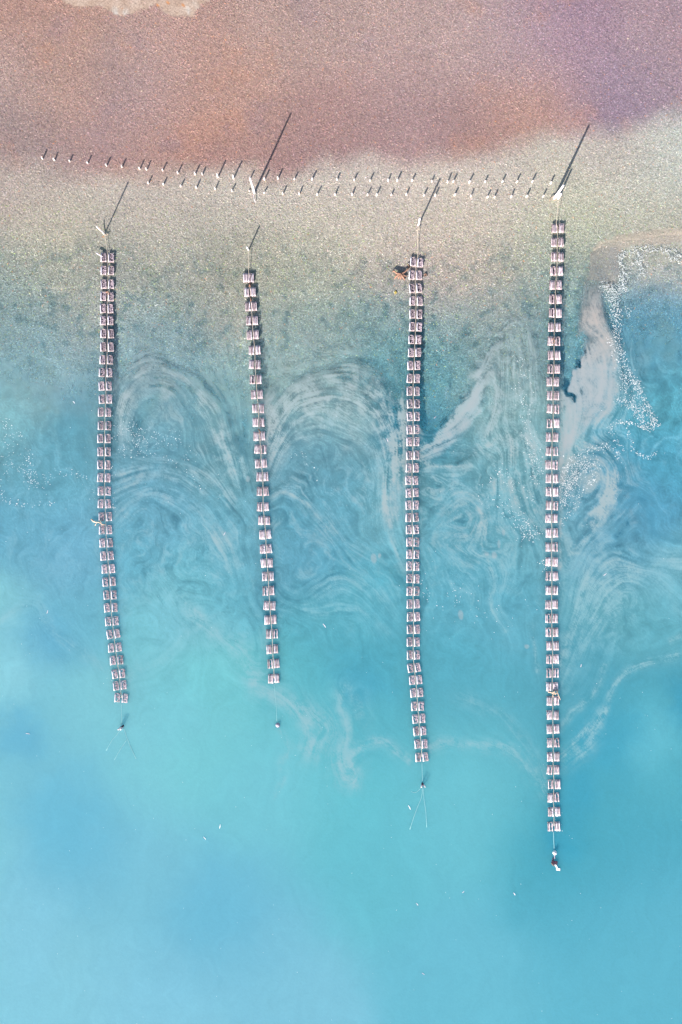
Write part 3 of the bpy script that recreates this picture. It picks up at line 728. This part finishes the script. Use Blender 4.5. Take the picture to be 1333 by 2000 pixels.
def bundle_variant(kind, k):
    """meshes of one bundle: (frame, [(log mesh, x, z, rz)], brush)"""
    rnd = random.Random(100 * (kind == 'A') + k)
    Lh = 17.6 * S
    f = MB()
    wd = 10.6 * S
    f.box((0, 0, 0.03), (wd * 0.96, Lh * 0.94, 0.10))                       # slab under the logs, coloured dark to stand for shadow in the gaps
    f.box((0, -Lh / 2 + 0.05, 0.20), (wd * 1.0, 0.055, 0.09), jit=0.008, rnd=rnd)
    f.box((0, Lh / 2 - 0.05, 0.19), (wd * 1.0, 0.055, 0.09), jit=0.008, rnd=rnd)
    if rnd.random() < 0.6: f.box((0, rnd.uniform(-.1, .1), 0.16), (wd * 0.98, 0.05, 0.07), jit=0.008, rnd=rnd)
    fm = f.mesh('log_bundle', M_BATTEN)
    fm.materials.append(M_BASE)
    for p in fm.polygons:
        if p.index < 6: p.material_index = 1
    logs = []
    br = MB()
    def rubbish(x0, x1, n, zt):
        for _ in range(n):
            x = rnd.uniform(x0, x1) * S; y = rnd.uniform(-8.0, 8.0) * S
            an = rnd.gauss(PI / 2, 0.5) if rnd.random() < 0.6 else rnd.uniform(0, PI)
            l = rnd.uniform(1.5, 5.5) * S; z = rnd.uniform(zt - 0.12, zt)
            dx = math.cos(an) * l / 2; dy = math.sin(an) * l / 2
            y = max(min(y, 8.2 * S - abs(dy)), -8.2 * S + abs(dy))
            x = max(min(x, x1 * S - abs(dx) * .6), x0 * S + abs(dx) * .6)
            br.tube([(x - dx, y - dy, z), (x, y, z + rnd.uniform(0, .03)), (x + dx, y + dy, z + rnd.uniform(-.04, .02))], rnd.uniform(0.014, 0.034), 5, 0.1, rnd)
    if kind == 'A':
        logs.append((log_mesh(1.28 * S, 17.4 * S, rnd, M_LOGPALE), -4.1 * S, 0.245, rnd.uniform(-.01, .01)))
        logs.append((log_mesh(0.62 * S, 16.4 * S, rnd, M_LOG), 4.7 * S, 0.235, rnd.uniform(-.05, .05)))
        if k % 2: logs.append((log_mesh(0.8 * S, 15.5 * S, rnd, M_LOG), rnd.uniform(0.3, 2.2) * S, 0.15, rnd.uniform(-.05, .05)))
        rubbish(-1.5, 4.3, 36, 0.27)
        rubbish(2.4, 5.8, 7, 0.30)
    else:
        for j, xx in enumerate((-4.0, -1.45, 1.3, 4.0)):
            r = rnd.uniform(0.78, 1.12)
            if rnd.random() < 0.14 and j in (1, 2): continue
            logs.append((log_mesh(r * S, rnd.uniform(16.6, 18.2) * S, rnd, M_LOGPALE if rnd.random() < .22 else (M_LOG if rnd.random() < .75 else M_LOGOLD)), (xx + rnd.uniform(-.25, .25)) * S,
                         0.24 + rnd.uniform(-.03, .03), rnd.uniform(-.05, .05)))
        rubbish(-4.5, 4.5, 14, 0.19)
        rubbish(-4.5, 4.5, 4, 0.29)
    bmh = br.mesh('brush', M_BRUSH)
    return fm, logs, bmh
VAR = {k: [bundle_variant(k, i) for i in range(16)] for k in 'AB'}

ONES = ['', 'first', 'second', 'third', 'fourth', 'fifth', 'sixth', 'seventh', 'eighth', 'ninth', 'tenth', 'eleventh', 'twelfth', 'thirteenth',
        'fourteenth', 'fifteenth', 'sixteenth', 'seventeenth', 'eighteenth', 'nineteenth']
def ordinal(n):
    if n < 20: return ONES[n]
    t, o = divmod(n, 10)
    if o == 0: return {2: 'twentieth', 3: 'thirtieth', 4: 'fortieth'}[t]
    return {2: 'twenty', 3: 'thirty', 4: 'forty'}[t] + '-' + ONES[o]
CHN = ['leftmost chain', 'short second chain', 'third chain', 'longest rightmost chain']
float_tops = []
rf = random.Random(5)
for ci_, (kind, pts, wid) in enumerate(CHAINS):
    tops = []
    for i, (px, py, tl) in enumerate(pts):
        p = W(px, py)
        p.z = p.z - (0.02 if i < 3 else (0.07 if i < 8 else 0.12))
        look = 'brush-filled twin log bundle' if kind == 'A' else 'bare twin log bundle'
        where = 'resting on the weedy shore' if i < 2 else ('floating on the water' if i > 5 else 'in the weedy shallows')
        root = empty('log_float', p, math.radians(-tl + rf.uniform(-1.2, 1.2)))
        root.rotation_euler.x = rf.uniform(-.05, .05) if i > 4 else 0; root.rotation_euler.y = rf.uniform(-.05, .05) if i > 4 else 0
        n = i + 1; N = len(pts)
        if n <= N // 2 + 1: pos = ordinal(n) + ' from the shore'
        else: pos = ordinal(N - n + 1) + ' from the lake end' if n < N else 'last at the lake end'
        tag(root, f'{look}, {pos}, on the {CHN[ci_]}', 'log float', 'log floats strung along the four chains')
        g = (wid / 2 - 5.45)
        if (ci_, i) in ((1, 0),): g = 5.3
        if (ci_, i) in ((1, 28), (3, 41)): g -= 0.6
        for sd_ in (-1, 1):
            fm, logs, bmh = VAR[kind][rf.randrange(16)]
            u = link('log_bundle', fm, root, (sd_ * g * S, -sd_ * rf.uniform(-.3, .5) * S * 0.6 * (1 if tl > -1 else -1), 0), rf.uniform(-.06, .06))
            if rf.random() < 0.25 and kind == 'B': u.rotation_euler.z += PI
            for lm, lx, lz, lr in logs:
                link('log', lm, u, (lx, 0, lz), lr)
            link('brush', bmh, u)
        tops.append(p)
    float_tops.append(tops)

# ------------------------------------------------------------------ shore posts
def post_prism(h, r, rnd):
    b = MB()
    b.tube([(0, 0, -0.25), (rnd.uniform(-.02, .02), rnd.uniform(-.02, .02), h * 0.5), (rnd.uniform(-.04, .04), rnd.uniform(-.04, .04), h)], [r * 1.05, r, r * 0.95], 10, 0.06, rnd)
    return b.mesh('wooden_post', M_POST)
ROWA = [(80.7,306.5,17,1),(104.3,309.8,14,.9),(134.7,312.5,13,.7),(169.6,316,14,.9),(206.3,320.4,15,1),(236.7,323,15,1),(271.6,326.7,17,1),(285,327.8,16,.9),(316.6,330,15,.8),
 (346.3,334.6,17,1),(380,337,17,.9),(394.5,338,14,.9),(423.6,340,30,.9),(454.5,342.2,31,1.1),(487.8,345.8,15,.8),(515.9,347.4,18,1.1),(542.2,345.2,18,1.2),(574.7,347.6,14,.9),(609.3,347.6,16,1.3),
 (658.2,348.5,13,1.2),(691.7,349,14,.9),(722.5,350.4,16,.9),(758.2,350.4,13,1.1),(775.9,350.4,17,1.4),(805,350.4,13,1.2),(843.5,351.9,12,1),(874.4,353,17,.9),(886.1,351.9,15,1.2),(917.4,353.3,16,1.1),
 (948.1,353,12,1),(982.1,353,14,.9),(1010.2,352.7,16,1.1),(1040.5,352.7,16,1.2),(1076.6,355.3,15,1.1)]
ROWB = [(288.5,355.3,14,.8),(318.2,358,13,1.1),(352.2,361.3,13,.9),(382.7,364.2,15,.9),(419.4,367,14,.8),(452.2,370.6,14,1),(486.4,371.5,5,.9),(515.5,374.7,12,.8),(551.9,376,15,.8),(584.1,376.5,15,.8),(619,377.8,16,.8),
 (654.6,377.8,15,1.2),(687.4,377.8,14,1.1),(718,378,15,.8),(735.8,378.3,16,1.1),(764.5,379,11,.9),(794.1,378,13,.9),(828,379.4,14,1.1),(850.6,379.4,15,1.1),(888.7,378.6,14,1.5),(920,381,14,.9),(952.7,382.8,14,1.2),
 (966.6,383,14,.9),(999.4,382,15,1),(1029.6,381.7,15,1.2),(1061.9,381.3,14,1)]
TANEL = math.tan(SUN_EL)
rp = random.Random(3)
for rn, row in (('upper', ROWA), ('lower', ROWB)):
    for i, (px, py, sh, th) in enumerate(row):
        h = sh * S * TANEL * 1.25
        p = W(px + 0.6, py + 0.4)
        k = h / (H - h)
        p.x -= p.x * k * 0.9; p.y -= p.y * k * 0.9      # the foot of the post, its head leans out in the view
        N = len(row); n = i + 1
        pos = ordinal(n) + ' from the left end' if n <= (N + 1) // 2 else (ordinal(N - n + 1) + ' from the right end' if n < N else 'rightmost')
        if n == 1: pos = 'leftmost'
        size = 'tall' if sh > 25 else ('very short' if sh < 8 else 'short')
        thick = 'thick' if th >= 1.2 else ('thin' if th <= .8 else 'pale')
        o = link('wooden_post', post_prism(h, 1.45 * S * (0.72 + 0.3 * th), rp), None, p, rp.uniform(0, 6))
        tag(o, f'{size} {thick} wooden post, {pos} in the {rn} row', 'post', 'wooden posts in two rows along the shore')

# ------------------------------------------------------------------ mooring poles
def pole(name, foot, h, lean, r0, r1, label, extra=None):
    base = W(*foot)
    b = MB()
    n = 9; pts = []; rr = []
    for i in range(n):
        t = i / (n - 1)
        pts.append((lean[0] * t * h + 0.03 * math.sin(t * 5), lean[1] * t * h + 0.03 * math.sin(t * 4 + 1), -0.4 + (h + 0.4) * t))
        rr.append(r0 + (r1 - r0) * t)
    b.tube(pts, rr, 12, 0.04, random.Random(int(foot[0])))
    o = b.build(name, M_POLE, None, base, None, True)
    return tag(o, label, 'pole', 'mooring poles on the shore')
P1 = (497, 377); P1h = 176 * S * TANEL
pole('mooring_pole', P1, P1h, (0, 0.02), 0.15, 0.10, 'tall pale mooring pole standing between the two post rows above the second chain')
P4 = (1083, 387); P4h = 162 * S * TANEL
pole('mooring_pole', P4, P4h, (0.02, 0), 0.20, 0.12, 'thickest pale mooring pole at the right end of the post rows above the rightmost chain')
P4b = (1090, 388)
pole('mooring_pole', P4b, 66 * S * TANEL, (0, 0), 0.14, 0.12, 'shorter thick mooring post hugging the foot of the big rightmost pole')
P2 = (204.5, 458)
pole('mooring_pole', P2, 116 * S * TANEL, (-0.02, 0), 0.075, 0.085, 'slender bare mooring pole rising above the leftmost chain of floats')
P3 = (485.5, 489)
pole('mooring_pole', P3, 55 * S * TANEL, (0, 0), 0.085, 0.09, 'short slim mooring pole just shoreward of the short second chain')
P5 = (817, 441)
pole('mooring_pole', P5, 104 * S * TANEL, (0, 0), 0.09, 0.11, 'slender mooring pole rising shoreward of the third chain of floats')

# ------------------------------------------------------------------ ropes
def rope(label, pts, r=0.028, mat=M_ROPE, cat='rope', group=None, name='mooring_rope', sub=3):
    sp = []
    P = [Vector(p) for p in pts]
    for i in range(len(P) - 1):
        p0 = P[max(i - 1, 0)]; p1 = P[i]; p2 = P[i + 1]; p3 = P[min(i + 2, len(P) - 1)]
        for k in range(sub):
            t = k / sub
            sp.append(0.5 * ((2 * p1) + (p2 - p0) * t + (2 * p0 - 5 * p1 + 4 * p2 - p3) * t * t + (3 * p1 - p0 - 3 * p2 + p3) * t ** 3))
    sp.append(P[-1])
    b = MB(); b.tube(sp, r, 6)
    o = b.build(name, mat, None, None, None, True)
    return tag(o, label, cat, group)
def wz(px, py, z): return W(px, py, z)
rg = 'ropes the floats are strung on'
def chain_pts(ci, start, end):
    out_ = list(start)
    for i, (px, py, tl) in enumerate(CHAINS[ci][1]):
        g = max(gz(px, py), 0)
        out_.append(W(px + 0.4, py, g + 0.22))
    return out_ + list(end)
gA = max(gz(*P2), 0)
rope('long pale rope running down the middle of the leftmost chain', chain_pts(0, [wz(P2[0], P2[1], gA + .5), wz(207, 470, gA + .25), wz(209.5, 487, .3)], []), 0.024, group=rg)
gB = max(gz(*P3), 0)
rope('long pale rope running down the middle of the short second chain', chain_pts(1, [wz(P3[0], P3[1], gB + .5), wz(485.5, 510, gB + .3)], []), 0.024, group=rg)
gC = max(gz(*P5), 0)
rope('long pale rope running down the middle of the third chain', chain_pts(2, [wz(P5[0], P5[1], gC + .6), wz(815.5, 465, gC + .3), wz(817, 490, .25)], []), 0.024, group=rg)
gD = max(gz(*P4b), 0)
rope('long pale rope running down the middle of the rightmost chain', chain_pts(3, [wz(1091, 389, gD + .8), wz(1090, 410, gD + .5), wz(1087, 435, gD + .35)], []), 0.024, group=rg)

# rope tails lying on the shore by the poles
def g_(px, py, dz=0.12): return W(px, py, max(gz(px, py), 0) + dz)
rope('pale rope tail trailing down from the tall pole above the second chain', [g_(495, 379, .35), g_(496, 384, .3), g_(497, 389, .25), g_(499.5, 395, .15)], 0.035, M_LOGPALE, group=None, name='rope_tail')
rope('curled brown branch lying at the foot of the big rightmost pole', [g_(1088, 387, .2), g_(1081, 384, .2), g_(1076, 387, .18), g_(1073.5, 393, .15)], 0.05, M_PALEDRIFT, 'branch', name='branch')
rope('thin curved branch hooked round the slender pole above the leftmost chain', [g_(193.5, 443, .5), g_(198, 449, .3), g_(203, 457.5, .2), g_(208, 459, .2), g_(212, 457, .2)], 0.045, M_PALEDRIFT, 'branch', name='branch')
rope('small loop of old rope at the foot of the third chain pole', [g_(816, 446, .2), g_(820, 444, .18), g_(818, 448, .16), g_(813, 450, .15)], 0.03, M_ROPE, 'rope', name='rope_loop')

# ------------------------------------------------------------------ lake ends of the chains
def piles(label, px, py, pegs):
    root = empty('mooring_pile', W(px, py, 0))
    tag(root, label, 'mooring pile', 'mooring piles at the lake ends of the chains')
    for i, (dx, dy, h, r, lx, ly) in enumerate(pegs):
        b = MB(); b.tube([(dx * S, -dy * S, -0.5), (dx * S + lx, -dy * S + ly, h)], [r, r * 0.95], 10, 0.04, random.Random(i))
        b.build('stake_and_shadow', M_POLE if i < 2 else M_DARK, root, smooth=True)  # the dark third stub stands in for the pale stakes' shadow
    b = MB(); b.blob((0, 0, 0.05), (0.16, 0.12, 0.10), 10, 6, 0.08, random.Random(2)); b.build('collar', M_DARK, root)
piles('pair of pale stakes in open water beyond the leftmost chain', 238, 1420, [(-1.6, 0, .75, .085, -.1, -.12), (1.6, 0, .7, .10, -.02, -.12), (3.2, -2.5, .22, .12, 0, 0)])
piles('V-shaped pair of pale stakes in open water beyond the third chain', 826, 1533, [(-1.5, 0, .7, .09, -.12, -.02), (2.0, 0, .6, .07, .12, -.04), (-0.5, -3.0, .22, .14, 0, 0)])
b = MB(); b.blob((0, 0, 0.02), (4.3 * S, 4.6 * S, 0.24), 14, 8, 0.03, random.Random(4))
tag(b.build('mooring_buoy', M_STONE, None, W(543, 1416, 0), None, True), 'dull grey round buoy awash in the water below the short second chain', 'buoy')
ar = 'thin ropes trailing from the piles under the lake surface'
def s_(px, py): return W(px, py, 0.012)
rope('faint rope from the last leftmost float down to its stakes', [s_(237.4, 1371), s_(238, 1395), s_(238.5, 1418)], .02, M_ROPEWET, group=ar, name='anchor_rope')
rope('faint rope from the last second-chain float towards the grey buoy', [s_(535.5, 1334), s_(538, 1360), s_(540, 1380), s_(541, 1408)], .014, M_ROPEWET, group=ar, name='anchor_rope')
rope('faint rope from the last third-chain float down to the V-shaped stakes', [s_(824.5, 1487), s_(825, 1505), s_(826, 1530)], .02, M_ROPEWET, group=ar, name='anchor_rope')
rope('pale rope from the last rightmost float down to the white ball buoy', [s_(1081.5, 1622), s_(1082, 1640), s_(1083, 1660)], .028, M_ROPEWET, group=ar, name='anchor_rope')
rope('pale rope curving left from the stakes beyond the leftmost chain', [s_(236, 1424), s_(228, 1436), s_(219, 1446), s_(208, 1466)], .021, M_ROPEWET, group=ar, name='anchor_rope')
rope('pale rope curving right from the stakes beyond the leftmost chain', [s_(242, 1422), s_(246, 1434), s_(249, 1443), s_(256, 1460), s_(266, 1482)], .024, M_ROPEWET, group=ar, name='anchor_rope')
rope('branch rope forking down-left from the right-hand rope beyond the leftmost chain', [s_(248.8, 1443), s_(242, 1454), s_(234, 1466), s_(224, 1484)], .021, M_ROPEWET, group=ar, name='anchor_rope')
rope('short hooked rope curling left from the V-shaped stakes', [s_(823.5, 1536), s_(818, 1544), s_(811, 1548), s_(803, 1546)], .021, M_ROPEWET, group=ar, name='anchor_rope')
rope('long pale rope slanting down-left from the V-shaped stakes', [s_(826, 1536), s_(824, 1556), s_(816, 1576), s_(808, 1598), s_(801, 1620)], .026, M_ROPEWET, group=ar, name='anchor_rope')
rope('faint pale rope running straight down from the V-shaped stakes', [s_(827, 1536), s_(828.5, 1560), s_(832, 1585), s_(834, 1616)], .021, M_ROPEWET, group=ar, name='anchor_rope')

b = MB(); b.blob((0, 0, 0), (4.0 * S, 4.0 * S, 4.0 * S), 20, 12)
o = empty('round_buoy', W(1084, 1665.5, 0.16)); tag(o, 'white ball buoy at the lake end of the rightmost chain', 'buoy')
b.build('ball', M_WHITE, o, smooth=True)
b = MB(); b.tube([(0, -.22, -.12), (0, -.5, -.08), (0.02, -.8, -0.06)], [.07, .06, .06], 8); b.build('shackle', M_STONE, o)
o = empty('anchor_raft', W(1083, 1684, 0.0), math.radians(-12))
tag(o, 'small dark timber raft just beyond the white ball buoy', 'raft')
b = MB()
for k in range(4): b.tube([(-.30 + k * .2, .22, .10), (-.30 + k * .2, -.22, .12)], .085, 8, .04, random.Random(k))
b.box((0, .0, .03), (.72, .4, .08)); b.build('deck', M_DARK, o)
b = MB(); b.tube([(-.40, -.10, .16), (-.10, -.33, .18), (0.02, -.40, .18)], [.05, .06, .04], 8); b.build('brown_branch', M_DRIFT, o)
b = MB(); b.tube([(-.22, .28, .1), (-.3, .5, .06), (-.25, .62, .03)], [.09, .07, .04], 8); b.build('rubber_hose', M_DARK, o)
b = MB(); b.box((0, 0, 0.09), (2.9 * S, 8.0 * S, 0.07), math.radians(34), 0, 0.02)
tag(b.build('white_plank', M_WHITE, None, W(1086, 1691, 0.02)), 'short white plank slanting out from under the small dark raft', 'plank')
b = MB(); b.box((0, 0, 0.05), (7.0 * S, 4.2 * S, 0.10), math.radians(-8), 0, 0.03)
tag(b.build('foam_board', M_WHITE, None, W(1090.5, 1697.5, 0.0)), 'small white rectangular board floating at the outer tip of the raft', 'board')

# ------------------------------------------------------------------ driftwood
def branchy(name, label, segs, mat, cat='driftwood', z=0.1, loc=None):
    b = MB(); rnd = random.Random(len(label))
    for pts, r in segs:
        P = [W(px, py, max(gz(px, py), 0) + zz) for px, py, zz in pts]
        n = len(P)
        b.tube(P, [r * (1 - 0.55 * i / max(n - 1, 1)) for i in range(n)], 8, 0.12, rnd)
    o = b.build(name, mat, None, None, None, True)
    return tag(o, label, cat)
branchy('driftwood_root', 'big rust-brown tree root lying beside the top of the third chain',
  [([(800, 521, .25), (796, 527, .3), (790, 532, .32), (784, 535, .3)], .13), ([(784, 535, .3), (776, 534, .3), (770, 529, .25), (767, 531, .12)], .15),
   ([(784, 535, .25), (777, 538, .22), (772, 543, .1)], .16), ([(784, 535, .28), (780, 541, .18), (778, 545, .05)], .14), ([(784, 535, .28), (784, 541, .18), (783, 546, .05)], .14),
   ([(784, 536, .28), (788, 541, .2), (791, 547, .08)], .15), ([(785, 535, .28), (790, 538, .2), (795, 540, .12)], .12), ([(776, 536, .2), (773, 540, .12), (771, 545, .05)], .12),
   ([(800, 521, .25), (798, 517, .2), (796, 515, .1)], .08)], M_DRIFT)
branchy('driftwood_branch', 'crooked tan branch caught across the left edge of the leftmost chain',
  [([(179, 1014, .1), (183, 1018, .15), (188, 1020, .18), (194, 1020, .25), (199, 1024, .32), (206, 1025, .34)], .10), ([(190, 1020, .18), (187, 1025, .1), (186, 1027, .05)], .06),
   ([(199, 1023, .3), (196, 1017, .32), (200, 1016, .3)], .05)], M_PALEDRIFT)
branchy('driftwood_branch', 'tangled tan branch snagged between two floats low on the rightmost chain',
  [([(1071, 1351, .1), (1077, 1352, .2), (1082, 1355, .28), (1088, 1354, .3), (1090, 1349, .35)], .11), ([(1088, 1349, .34), (1091, 1357, .3), (1095, 1367, .1)], .06),
   ([(1080, 1353, .3), (1083, 1350, .34), (1086, 1357, .3)], .09), ([(1080, 1356, .25), (1081, 1362, .2)], .06)], M_PALEDRIFT)
branchy('tree_stump', 'small orange-brown stump wedged behind the first float of the second chain', [([(489, 553, .1), (488.5, 557, .3), (489, 560, .25)], .16), ([(489, 557, .25), (486, 560, .15)], .08)], M_DRIFT)
branchy('driftwood_stick', 'short brown stick wedged behind the second float of the second chain', [([(490, 580, .2), (490.5, 585, .3), (490, 589, .25)], .10), ([(490, 585, .25), (493, 587, .2)], .05)], M_DRIFT)
branchy('driftwood_knot', 'curled brown knot of driftwood on the fourth float of the leftmost chain', [([(208, 571, .34), (211, 569, .4), (214, 572, .36), (212, 576, .34)], .10)], M_DRIFT)
branchy('white_branch', 'bone-white stick jutting left from the first float of the leftmost chain', [([(189, 494, .35), (194, 497.5, .38), (201, 501, .36)], .09)], M_LOGPALE)
branchy('driftwood_lump', 'small pinkish lump of driftwood right of the third chain top', [([(829, 537, .08), (832, 534, .12), (834, 538, .08)], .09), ([(829, 539, .08), (835, 539, .06)], .05)], M_DRIFT)
branchy('driftwood_knot', 'orange tangle of twigs on the twelfth float of the short second chain', [([(505, 838, .3), (508, 842, .36), (510, 846, .34)], .07), ([(508, 842, .36), (506, 848, .32)], .05)], M_DRIFT)
branchy('driftwood_knot', 'brown twig knot over the first float of the ninth pair on rightmost chain', [([(1078, 664, .34), (1082, 660, .38), (1084, 668, .36), (1079, 672, .34)], .07)], M_DRIFT)
# weed tuft
b = MB(); rnd = random.Random(8)
for k in range(16):
    a = rnd.uniform(0, 2 * PI); l = rnd.uniform(.10, .28)
    b.tube([(0, 0, 0), (math.cos(a) * l * .5, math.sin(a) * l * .5 * 1.4, .14), (math.cos(a) * l, math.sin(a) * l * 1.4, .10)], [.03, .03, .008], 4)
tag(b.build('weed_tuft', M_WEED, None, W(773, 573, max(gz(773, 573), 0) - .02)), 'lone yellow-green weed tuft in the shallows left of the third chain', 'plant')

# floating sticks
STK = [(800, 1577, 9, -62, 'white stick floating left of the ropes beyond the third chain'), (145, 786, 6, -50, 'pale twig floating close left of the upper leftmost chain'),
 (634, 1222, 9, -55, 'curved pale stick adrift midway between second and third chains'), (1005, 1746, 6, -55, 'pale twig adrift in open water left of the raft tip'),
 (815, 1766, 6, -50, 'pale twig adrift in open water well below the third chain'), (827, 1902, 6, -35, 'pale twig adrift near the bottom centre of the lake'),
 (430, 1614, 8, 80, 'white upright twig in calm water below the second chain buoy'), (400, 1637, 7, -50, 'white slanting twig next to the upright one in calm water'),
 (905, 1742, 5, 45, 'pale twig adrift between the third and fourth chain ends'), (439, 1042, 8, 62, 'pale straight stick left of the middle second chain'),
 (55, 1433, 8, -10, 'pale twig adrift alone at the far left'), (93, 1195, 7, 75, 'pale twig on the silt swirl left of the leftmost chain'),
 (757, 860, 8, -68, 'pale stick drifting close left of the third chain'), (850, 815, 6, 45, 'pale stick on the dark pool right of the third chain'),
 (1182, 1000 + 122, 7, 40, 'pale twig in the silt plume right of the rightmost chain'), (1135, 1300, 6, 80, 'tiny pale twig beside the rope of the rightmost chain')]
for px, py, ln, an, lab in STK:
    b = MB(); a = math.radians(an); l = ln * S / 2
    b.tube([(-math.cos(a) * l, -math.sin(a) * l, .02), (0.03, 0.02, .03), (math.cos(a) * l, math.sin(a) * l, .02)], [.03, .045, .025], 6)
    tag(b.build('floating_stick', M_WHITE if 'white' in lab else M_LOGPALE, None, W(px, py, 0)), lab, 'stick', 'sticks adrift on the lake')

# ------------------------------------------------------------------ countless floating flecks, one mass
FL = [([(5, 815), (25, 840), (55, 880), (60, 910)], 9, 60), ([(0, 850), (20, 870), (15, 900), (10, 930)], 10, 45), ([(20, 905), (55, 925), (60, 935), (85, 945)], 12, 95), ([(0, 940), (10, 975), (50, 985), (105, 985)], 5, 60),
 ([(85, 945), (105, 930), (150, 925), (175, 950), (182, 980)], 7, 45), ([(225, 850), (260, 835), (275, 870), (235, 880)], 14, 140), ([(250, 835), (310, 860), (350, 850)], 14, 80), ([(225, 880), (280, 885), (340, 900), (400, 960)], 6, 40),
 ([(340, 850), (370, 880), (360, 905)], 6, 18), ([(218, 905), (222, 1000)], 4, 30),
 ([(1212, 498), (1240, 492), (1265, 486), (1300, 488), (1335, 497)], 6, 230), ([(1213, 500), (1218, 545)], 6, 110), ([(1248, 495), (1256, 535)], 6, 110), ([(1310, 505), (1335, 505)], 6, 60), ([(1218, 545), (1250, 505)], 5, 40),
 ([(1178, 555), (1200, 570), (1218, 562), (1217, 550)], 9, 260), ([(1182, 560), (1200, 590), (1204, 620), (1205, 650)], 9, 330), ([(1204, 650), (1215, 690), (1230, 730), (1250, 770)], 6, 230), ([(1190, 660), (1212, 720), (1225, 750)], 6, 120),
 ([(1240, 740), (1262, 790), (1280, 825)], 6, 260), ([(1205, 780), (1240, 800), (1262, 832), (1285, 826)], 6, 200), ([(1218, 750), (1235, 790), (1255, 810)], 10, 180), ([(1200, 828), (1230, 825), (1262, 838)], 4, 90),
 ([(1225, 835), (1240, 880), (1262, 892), (1282, 885)], 3.5, 80), ([(1193, 830), (1200, 850), (1218, 880)], 5, 50), ([(1225, 602), (1228, 618)], 5, 26), ([(1098, 940), (1112, 905), (1150, 880), (1185, 872)], 7, 160),
 ([(1100, 960), (1130, 915), (1150, 905)], 16, 380), ([(1098, 985), (1112, 950), (1130, 920)], 7, 240), ([(1150, 900), (1160, 930), (1150, 945)], 6, 70), ([(1098, 1020), (1120, 990), (1140, 950)], 7, 70), ([(1185, 872), (1205, 880), (1208, 895)], 4, 40),
 ([(1015, 700), (1022, 730), (1008, 760)], 8, 40), ([(1025, 780), (1028, 850), (1040, 900), (1050, 940)], 9, 130), ([(1040, 870), (1060, 930)], 12, 60), ([(950, 940), (985, 920), (1000, 950), (1040, 970)], 10, 70), ([(940, 975), (990, 990), (1000, 1020)], 14, 60),
 ([(1020, 1020), (1030, 1045), (1050, 1040)], 14, 110), ([(1010, 1000), (1040, 1050)], 12, 60), ([(1060, 1095), (1072, 1135)], 5, 20), ([(572, 895), (585, 885), (610, 900), (615, 935)], 7, 26), ([(820, 1130), (860, 1180), (900, 1150)], 14, 34),
 ([(880, 1150), (950, 1200), (1010, 1200)], 30, 40), ([(1022, 790), (1035, 720)], 9, 26), ([(1080, 1130), (1090, 1140)], 4, 12), ([(1094, 1600), (1120, 1640)], 10, 5)]
fx = []; fy = []; fs = []
R = np.random.default_rng(77)
for pts, wd, n in FL:
    sp = np.array(smooth_poly(pts, 6)); 
    i = R.integers(0, len(sp) - 1, n); t = R.random(n)
    n = len(i); p = sp[i] * (1 - t[:, None]) + sp[i + 1] * t[:, None] + R.normal(0, wd * 0.7, (n, 2))
    fx += list(p[:, 0]); fy += list(p[:, 1]); fs += list(R.uniform(0.30, 0.85, n) * (1 + (R.random(n) < .10) * .7))
n = 210
fx += list(R.uniform(0, 1333, n)); fy += list(R.uniform(980, 2000, n)); fs += list(R.uniform(0.25, 0.6, n))
n = 90
fx += list(R.uniform(0, 1333, n)); fy += list(R.uniform(640, 1000, n)); fs += list(R.uniform(0.3, 0.7, n))
b = MB(); rr_ = random.Random(12)
for x, y, s_z in zip(fx, fy, fs):
    if y < shore(x) + 6: continue
    p = W(x, y, 0.0)
    a0 = rr_.uniform(0, 6.3); el = rr_.uniform(1.0, 2.3); r = s_z * S
    top = []; bot = []
    for k in range(5):
        a = 2 * PI * k / 5 + rr_.uniform(-.3, .3); q = r * rr_.uniform(.7, 1.1)
        u = math.cos(a) * q * el ** .5; v = math.sin(a) * q / el ** .5
        X = p.x + u * math.cos(a0) - v * math.sin(a0); Y = p.y + u * math.sin(a0) + v * math.cos(a0)
        top.append((X, Y, 0.03)); bot.append((X, Y, -0.01))
    b.add(top + bot, [(0, 1, 2, 3, 4)] + [(k, k + 5, (k + 1) % 5 + 5, (k + 1) % 5) for k in range(5)])
tag(b.build('floating_flecks', M_FOAM), 'drifting white flecks of bark and foam scattered over the lake', 'flecks', kind='stuff')
